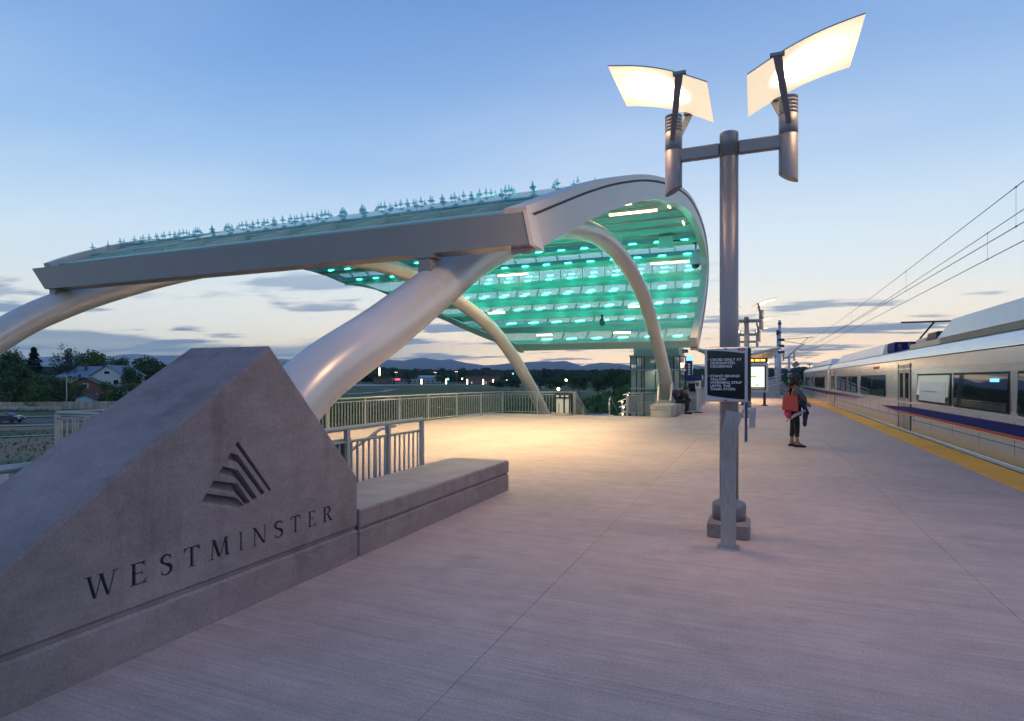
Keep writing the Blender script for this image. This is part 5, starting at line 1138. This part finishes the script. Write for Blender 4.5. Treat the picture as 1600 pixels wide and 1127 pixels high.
# ------------------------------------------------------------------ valley buildings and lamps
def shed_row(name, label, u0, u1, d, h, wall, cat, nwin=6, roofm='brown_roof', flat=True):
    a, b = G(u0, d), G(u1, d); c = (a + b) / 2; w = (b - a).length; az = math.atan2((b - a).y, (b - a).x); th = thing(name, label, cat, c); mt = Matrix.Translation(c) @ Matrix.Rotation(az, 4, 'Z')
    def B(q, nm, m, par=th): q.v = [mt @ v for v in q.v]; return q.build(nm, m, par)
    B(MB().bbox((-w / 2, 0, -2), (w / 2, 14, h)), 'wall', wall)
    B(MB().bev((-w / 2 - .4, -.5, h), (w / 2 + .4, 14.5, h + .5), .1) if flat else MB().prism([(-w / 2 - .4, -.6, h), (-w / 2 - .4, 7, h + 2), (-w / 2 - .4, 14.6, h)], (w + .8, 0, 0)), 'roof', M[roofm])
    for k in range(nwin):
        x = -w / 2 + w * (k + .5) / nwin; wn = B(MB().bev((x - 1.2, -.12, 1.0), (x + 1.2, .05, 2.9), .05), 'window', M['sign_white']); B(MB().bbox((x - 1.05, -.15, 1.15), (x + 1.05, -.122, 2.75)), 'pane', M['window'], wn)
    B(MB().bev((-w / 2 + w * .1, -.1, -.5), (-w / 2 + w * .1 + 2, .05, 2.4), .04), 'door', M['dark']); return th
shed_row('warehouse', 'long pale blue-grey metal warehouse across the valley road', 632, 686, 545, 5.2, M['grey_wall'], 'building', 8, 'grey_wall', False)
shed_row('shop_building', 'dark flat-roofed shop left of the pale warehouse', 583, 606, 520, 6.0, M['brick2'], 'building', 2)
shed_row('annex_building', 'short pale annex adjoining the metal warehouse', 612, 631, 540, 4.5, M['grey_wall'], 'building', 3, 'grey_wall')
shed_row('brick_building', 'wide brown brick building with a lit roof line, right of the warehouse', 727, 780, 505, 7.5, M['brick2'], 'building', 7)
shed_row('small_house', 'little white house under trees right of the arch leg', 840, 851, 430, 3.0, M['siding'], 'house', 2, 'blue_roof', False)
shed_row('small_house', 'second small white house deeper in the trees', 856, 866, 470, 3.0, M['siding'], 'house', 2, 'blue_roof', False)
g_ = 'glowing bollard lamps along the valley road'
for u, w_ in ((658.5, 'in front of the warehouse, leftmost of its row'), (697, 'just right of the warehouse'), (730, 'before the brick building’s left end'), (755, 'before the middle of the brick building'), (770.5, 'nearest the brick building’s right end')): 
    p = G(u, 478); L_ = thing('bollard_lamp', 'glowing bollard lamp ' + w_, 'lamp', p, g_); MB().tube([p, p + Vector((0, 0, 1.0))], .16, 8).build('post', M['dark'], L_); MB().tube([p + Vector((0, 0, 1.0)), p + Vector((0, 0, 5.0))], .42, 8).build('lantern', M['warm_soft'], L_)
for u, d, h, lab in ((619, 500, 10.5, 'warm two-armed lamp above the annex building'), (680, 500, 10.5, 'warm two-armed lamp at the warehouse’s right end'), (564, 300, 7.5, 'white lamp left of the dark shop'), (713, 470, 11, 'lamp between warehouse and brick building')): street_lamp(lab, u, d, h, 'warm_soft' if u > 600 else 'white_soft')
def glow(name, label, u, v, d, r, m, cat='light', sz=(1, 1, 1)):
    p = at(u, d); z0 = gz(p.x, p.y); z = zpx(v, d); L_ = thing(name, label, cat, (p.x, p.y, z0)); MB().tube([(p.x, p.y, z0), (p.x, p.y, z)], .08, 6).build('pole', M['dark'], L_); MB().ball((p.x, p.y, z), r, 0, 2, sz).build('lantern', M[m], L_)
glow('sign_tower', 'slender glowing yellow sign tower above the dark shop', 593, 581, 560, 1.0, 'warm_soft', 'sign', (.7, .7, 4.2))
glow('neon_sign', 'red glowing shop sign left of the warehouse', 621, 593, 515, .8, 'red_neon', 'sign', (3, 3, .8))
glow('traffic_light', 'green traffic light between warehouse and brick building', 700, 592.5, 480, .8, 'teal_sig', 'traffic light')
glow('traffic_light', 'second green traffic light right of the leaning arch leg’s top', 801.5, 584, 480, .55, 'teal_sig', 'traffic light')
glow('lamp', 'white street light among the dark trees above the waste bin', 884.5, 594.5, 330, .75, 'warm_soft', 'lamp')
glow('lamp', 'low white light just over the back railing by the waste bin', 872.5, 608, 220, .55, 'white_soft', 'lamp')
for i, (u, v) in enumerate(((792, 594), (806, 595), (818, 598.5), (813, 586.5), (722, 592))): glow('lamp', ['amber light low among trees left of the arch leg', 'faint yellow light left of the arch leg', 'small white light against the arch leg’s edge', 'pale light high beside the arch leg', 'warm light at the brick building’s left corner'][i], u, v, 420, .5, ('warm_soft', 'warm_soft', 'white_soft', 'white_soft', 'warm_soft')[i])
for k, (u, v, r) in enumerate(((972, 625.5, .34), (974, 634, .26), (972.5, 645, .26), (980, 615, .22))):
    p = at(u, 44); z = zpx(v, 44); L_ = thing('stair_lamp', ['brightest lamp on the stairs beside the elevator', 'upper small lamp on the stairs by the elevator', 'lowest lamp on the stairs by the elevator', 'slanted lamp wing at the elevator’s edge'][k], 'lamp', (p.x, p.y, -5)); MB().tube([(p.x, p.y, -5), (p.x, p.y, z)], .06, 8).build('pole', M['sign_frame'], L_)
    MB().box((0, 0, 0), (.62, .3, .03), mtx=Matrix.Translation((p.x, p.y, z)) @ Matrix.Rotation(R(-22), 4, 'Y')).build('wing', M['lamp_panel'], L_); MB().ball((p.x, p.y, z - .12), .07, 0, 2).build('bulb', M['warm_soft'], L_)
for i in range(5):
    u, v = ((928, 628), (938, 633), (931, 640), (942, 638), (948, 634))[i]; p = at(u, 60); z = zpx(v + 5, 60); zg = gz(p.x, p.y)
    tag(MB().ball((p.x, p.y, min(z, zg + .8)), (.95, .55, .62, .75, .6)[i], 0, 2, (1.2, .9, .8), .9).build('boulder', M['boulder'], loc=(p.x, p.y, zg)), ['largest grey boulder below the stairs', 'pale boulder right of the largest one', 'flat boulder lying in front of the largest one', 'bluish boulder at the slope’s foot', 'last boulder towards the elevator'][i], 'boulder', 'boulders on the slope by the stairs')
# ------------------------------------------------------------------ trees
def crown_mesh(seed, leaf, n, lobes, size, flat=1.0):
    rnd = random.Random(seed); b = MB(); L = []
    for k in range(lobes):
        a = rnd.random() * 6.283; r = rnd.random() ** .6 * .36; z = rnd.uniform(.36, .86); L.append((r * math.cos(a) * (1.35 - z * .75), r * math.sin(a) * (1.35 - z * .75), z, rnd.uniform(.10, .20)))
    for i in range(n):
        x, y, z, q = rnd.choice(L); v = Vector((rnd.gauss(0, 1), rnd.gauss(0, 1), rnd.gauss(0, 1))).normalized() * q * (.55 + .55 * rnd.random()); c = Vector((x, y, z)) + Vector((v.x, v.y, v.z * flat))
        u = Vector((rnd.gauss(0, 1), rnd.gauss(0, 1), rnd.gauss(0, .6))).normalized(); w = u.cross(Vector((rnd.gauss(0, 1), rnd.gauss(0, 1), rnd.gauss(0, 1)))).normalized(); s = size * rnd.uniform(.6, 1.4)
        b.add([c - u * s, c + w * s * .55, c + u * s, c - w * s * .55], [(0, 1, 2, 3)])
    return b.mesh('crown', leaf)
def conifer_mesh(seed):
    rnd = random.Random(seed); b = MB()
    for i in range(3200):
        z = rnd.random() ** 1.3 * .93 + .06; r = (.40 * (1 - z) ** .8 + .02) * (.55 + .5 * rnd.random()) * (1 + .22 * math.sin(z * 60)); a = rnd.random() * 6.283; c = Vector((r * math.cos(a), r * math.sin(a), z)); u = Vector((math.cos(a), math.sin(a), -.35)) * .035; w = Vector((-math.sin(a), math.cos(a), rnd.uniform(-.4, .4))) * .018
        b.add([c - u, c + w, c + u, c - w], [(0, 1, 2, 3)])
    return b.mesh('crown', M['needles'])
def trunk_mesh(seed, conifer=False):
    rnd = random.Random(seed); b = MB(); b.tube([(0, 0, -.05), (.005, 0, .2), (-.01, .01, .5), (0, 0, .95 if conifer else .72)], [.028, .022, .016, .004], 7)
    if not conifer:
        for k in range(7): a = rnd.random() * 6.283; z = rnd.uniform(.22, .5); b.tube([(0, 0, z), (.13 * math.cos(a), .13 * math.sin(a), z + .14), (.25 * math.cos(a), .25 * math.sin(a), z + .32)], [.012, .008, .002], 5)
    return b.mesh('trunk', M['trunk'])
CR = {'dark': [crown_mesh(s, M['leaf_dark'], 4200, 26, .026) for s in (1, 2)], 'mid': [crown_mesh(s, M['leaf_mid'], 4200, 22, .026) for s in (3, 4)], 'pale': [crown_mesh(s, M['leaf_pale'], 2600, 20, .023) for s in (5,)], 'conifer': [conifer_mesh(6)], 'shrub': [crown_mesh(8, M['leaf_mid'], 2200, 30, .026, .8)]}
TR = [trunk_mesh(1), trunk_mesh(2)]; TC = trunk_mesh(3, True); tcount = 0
def tree(kind, u, v_top, d, wid, label, group=None, name=None, sink=0.0):
    global tcount; tcount += 1
    p = G(u, d); h = zpx(v_top, d) - p.z; th = thing(name or ('conifer_tree' if kind == 'conifer' else 'shrub' if kind == 'shrub' else 'leafy_tree'), label, 'shrub' if kind == 'shrub' else 'tree', p, group)
    ms = CR[kind]; w = wid / F_PX * d / .78 if kind != 'conifer' else wid / F_PX * d / .56
    dz = -.30 * h if kind == 'shrub' else 0
    inst('trunk', TC if kind == 'conifer' else TR[tcount % 2], th, p, (0, 0, tcount * 1.7), (h, h, h)); inst('crown', ms[tcount % len(ms)], th, p + Vector((0, 0, dz)), (0, 0, tcount * 2.3), (w, w, h * (1.3 if kind == 'shrub' else 1.0)))
TREES = [('dark', 8, 545, 150, 62, 'big dark tree at the picture’s left edge'), ('pale', 24, 546, 165, 34, 'sparse pale tree beside the big dark one'), ('conifer', 53, 542, 150, 31, 'single dark conifer rising left of the houses'), ('pale', 104, 540, 178, 38, 'tall grey-green tree behind the lot lamp'), ('mid', 147, 549, 205, 58, 'broad round tree behind the blue-grey roofs'), ('dark', 186, 558, 215, 34, 'dark tree right of the broad round one'), ('dark', 232, 555, 190, 54, 'dark tree partly covered by the concrete wedge'), ('dark', 120, 566, 190, 30, 'small dark tree between conifer and roofs'), ('dark', 28, 566, 140, 44, 'dense lower tree in front of the big dark one'), ('dark', 206, 572, 165, 30, 'dark tree at the pale house’s right corner')]
for t in TREES: tree(*t)
for i, (u, v, d, w) in enumerate(((10, 586, 136, 46), (40, 590, 137, 40), (72, 582, 138, 40), (100, 586, 140, 40), (122, 596, 139, 30), (168, 594, 140, 36), (190, 600, 141, 30), (62, 598, 134, 40), (208, 596, 143, 34))): tree('shrub', u, v, d, w, ['broad bush at the far left end of the cedar fence', 'bush beside the far-left one behind the fence', 'tall bush hiding the low brown roof', 'bush right behind the lot lamp', 'small bush at the brick house’s left wall', 'bush right of the garden shed', 'low bush under the pale house', 'round bush close behind the cedar fence', 'bush beside the wedge’s slope'][i])
g2 = 'trees across the valley'
for i, (u, v, d, w, k, lab) in enumerate(((612, 573.5, 560, 19, 'dark', 'tall dark tree behind the dark shop'), (640, 580, 520, 26, 'dark', 'dark tree standing in front of the warehouse'), (689, 574.5, 600, 15, 'dark', 'rounded tree behind the warehouse’s right end'), (723, 574, 600, 19, 'dark', 'tall rounded tree right of the warehouse'), (669, 582, 590, 14, 'dark', 'smaller tree over the warehouse roof'), (686, 586, 530, 14, 'mid', 'green tree at the warehouse’s right corner'), (566, 576, 620, 34, 'dark', 'tree mass beside the near arch tube'), (590, 578, 600, 28, 'mid', 'tree over the dark shop roof'), (545, 579, 610, 26, 'dark', 'leftmost valley tree beside the arch tube'), (828, 579, 300, 20, 'dark', 'dark tree just right of the leaning arch leg'), (958, 575.5, 190, 40, 'dark', 'big dark tree left of the elevator tower'), (935, 585, 200, 30, 'dark', 'tree left of the big one by the elevator'), (905, 587, 230, 34, 'dark', 'dark tree above the grassy mound’s left end'), (975, 584, 175, 22, 'mid', 'tree touching the elevator tower’s left edge'), (870, 590, 260, 36, 'dark', 'wide tree over the waste bin'), (1095, 580, 240, 30, 'dark', 'dark tree between pylon and safety sign'), (1248, 577, 260, 32, 'dark', 'tree behind the standing woman’s head'), (1236, 583, 250, 24, 'mid', 'smaller tree left of the standing woman'), (800, 592, 330, 30, 'dark', 'low dark tree left of the arch leg'), (778, 594, 340, 30, 'dark', 'low tree at the brick building’s right end'), (845, 588, 330, 26, 'dark', 'tree behind the small white house'))): tree(k, u, v, d, w, lab, g2)
# far woods on the plain: one mass that nobody could count
rnd = random.Random(11); fw = MB()
for i in range(9000):
    u = rnd.uniform(-250, 1750); d = 620 * (5.0 ** rnd.random()); p = G(u, d); h = rnd.uniform(6, 12) * (1 + .4 * noise.noise(Vector((u * .03, d * .003, 0)))); 
    if noise.noise(Vector((u * .02, math.log(d) * 3, 5))) < -.15: continue
    for k in range(3):
        w = h * rnd.uniform(.5, .9); a = rnd.random() * 3.14; c = p + Vector((rnd.uniform(-3, 3), rnd.uniform(-3, 3), h * rnd.uniform(.4, .7))); ux = Vector((math.cos(a), math.sin(a), 0)) * w; uz = Vector((0, 0, h * .45))
        fw.add([c - ux * .9 - uz, c + ux * .9 - uz, c + ux + uz * .35, c + ux * .45 + uz, c - ux * .5 + uz * .9, c - ux + uz * .2], [(0, 1, 2, 3, 4, 5)])
fw.build('far_forest', M['forest'], kind='stuff')
# tufts of long grass on the near slopes
rnd = random.Random(5); gm = MB()
for i in range(16400):
    u = rnd.uniform(480, 1010) if i < 16000 else rnd.uniform(-60, 110); d = 40 * (4.5 ** rnd.random()) if i < 16000 else rnd.uniform(40, 76); p = G(u, d); h = rnd.uniform(.25, .7) if i < 16000 else rnd.uniform(.12, .26); a = rnd.random() * 3.14; w = Vector((math.cos(a), math.sin(a), 0)) * h * .5; t = Vector((rnd.uniform(-.2, .2), rnd.uniform(-.2, .2), h))
    if p.y < 30 and p.x > -14: continue
    gm.add([p - w, p + w, p + t + w * .4, p + t - w * .3], [(0, 1, 2, 3)])
gm.build('long_grass', M['leaf_mid'], kind='stuff')
# ------------------------------------------------------------------ evening air
hz = MB().bbox((-14500, -2500, -7.5), (12500, 14600, 900)).build('haze', [], kind='stuff')
hmt = bpy.data.materials.new('evening_haze'); hmt.use_nodes = True; hn = hmt.node_tree.nodes; hn.clear()
hv = hn.new('ShaderNodeVolumePrincipled'); hv.inputs['Color'].default_value = (.40, .60, 1.0, 1); hv.inputs['Absorption Color'].default_value = (1, 1, 1, 1); hv.inputs['Density'].default_value = HAZE; hv.inputs['Anisotropy'].default_value = .2
ho = hn.new('ShaderNodeOutputMaterial'); hmt.node_tree.links.new(hv.outputs[0], ho.inputs['Volume']); hz.data.materials.append(hmt)
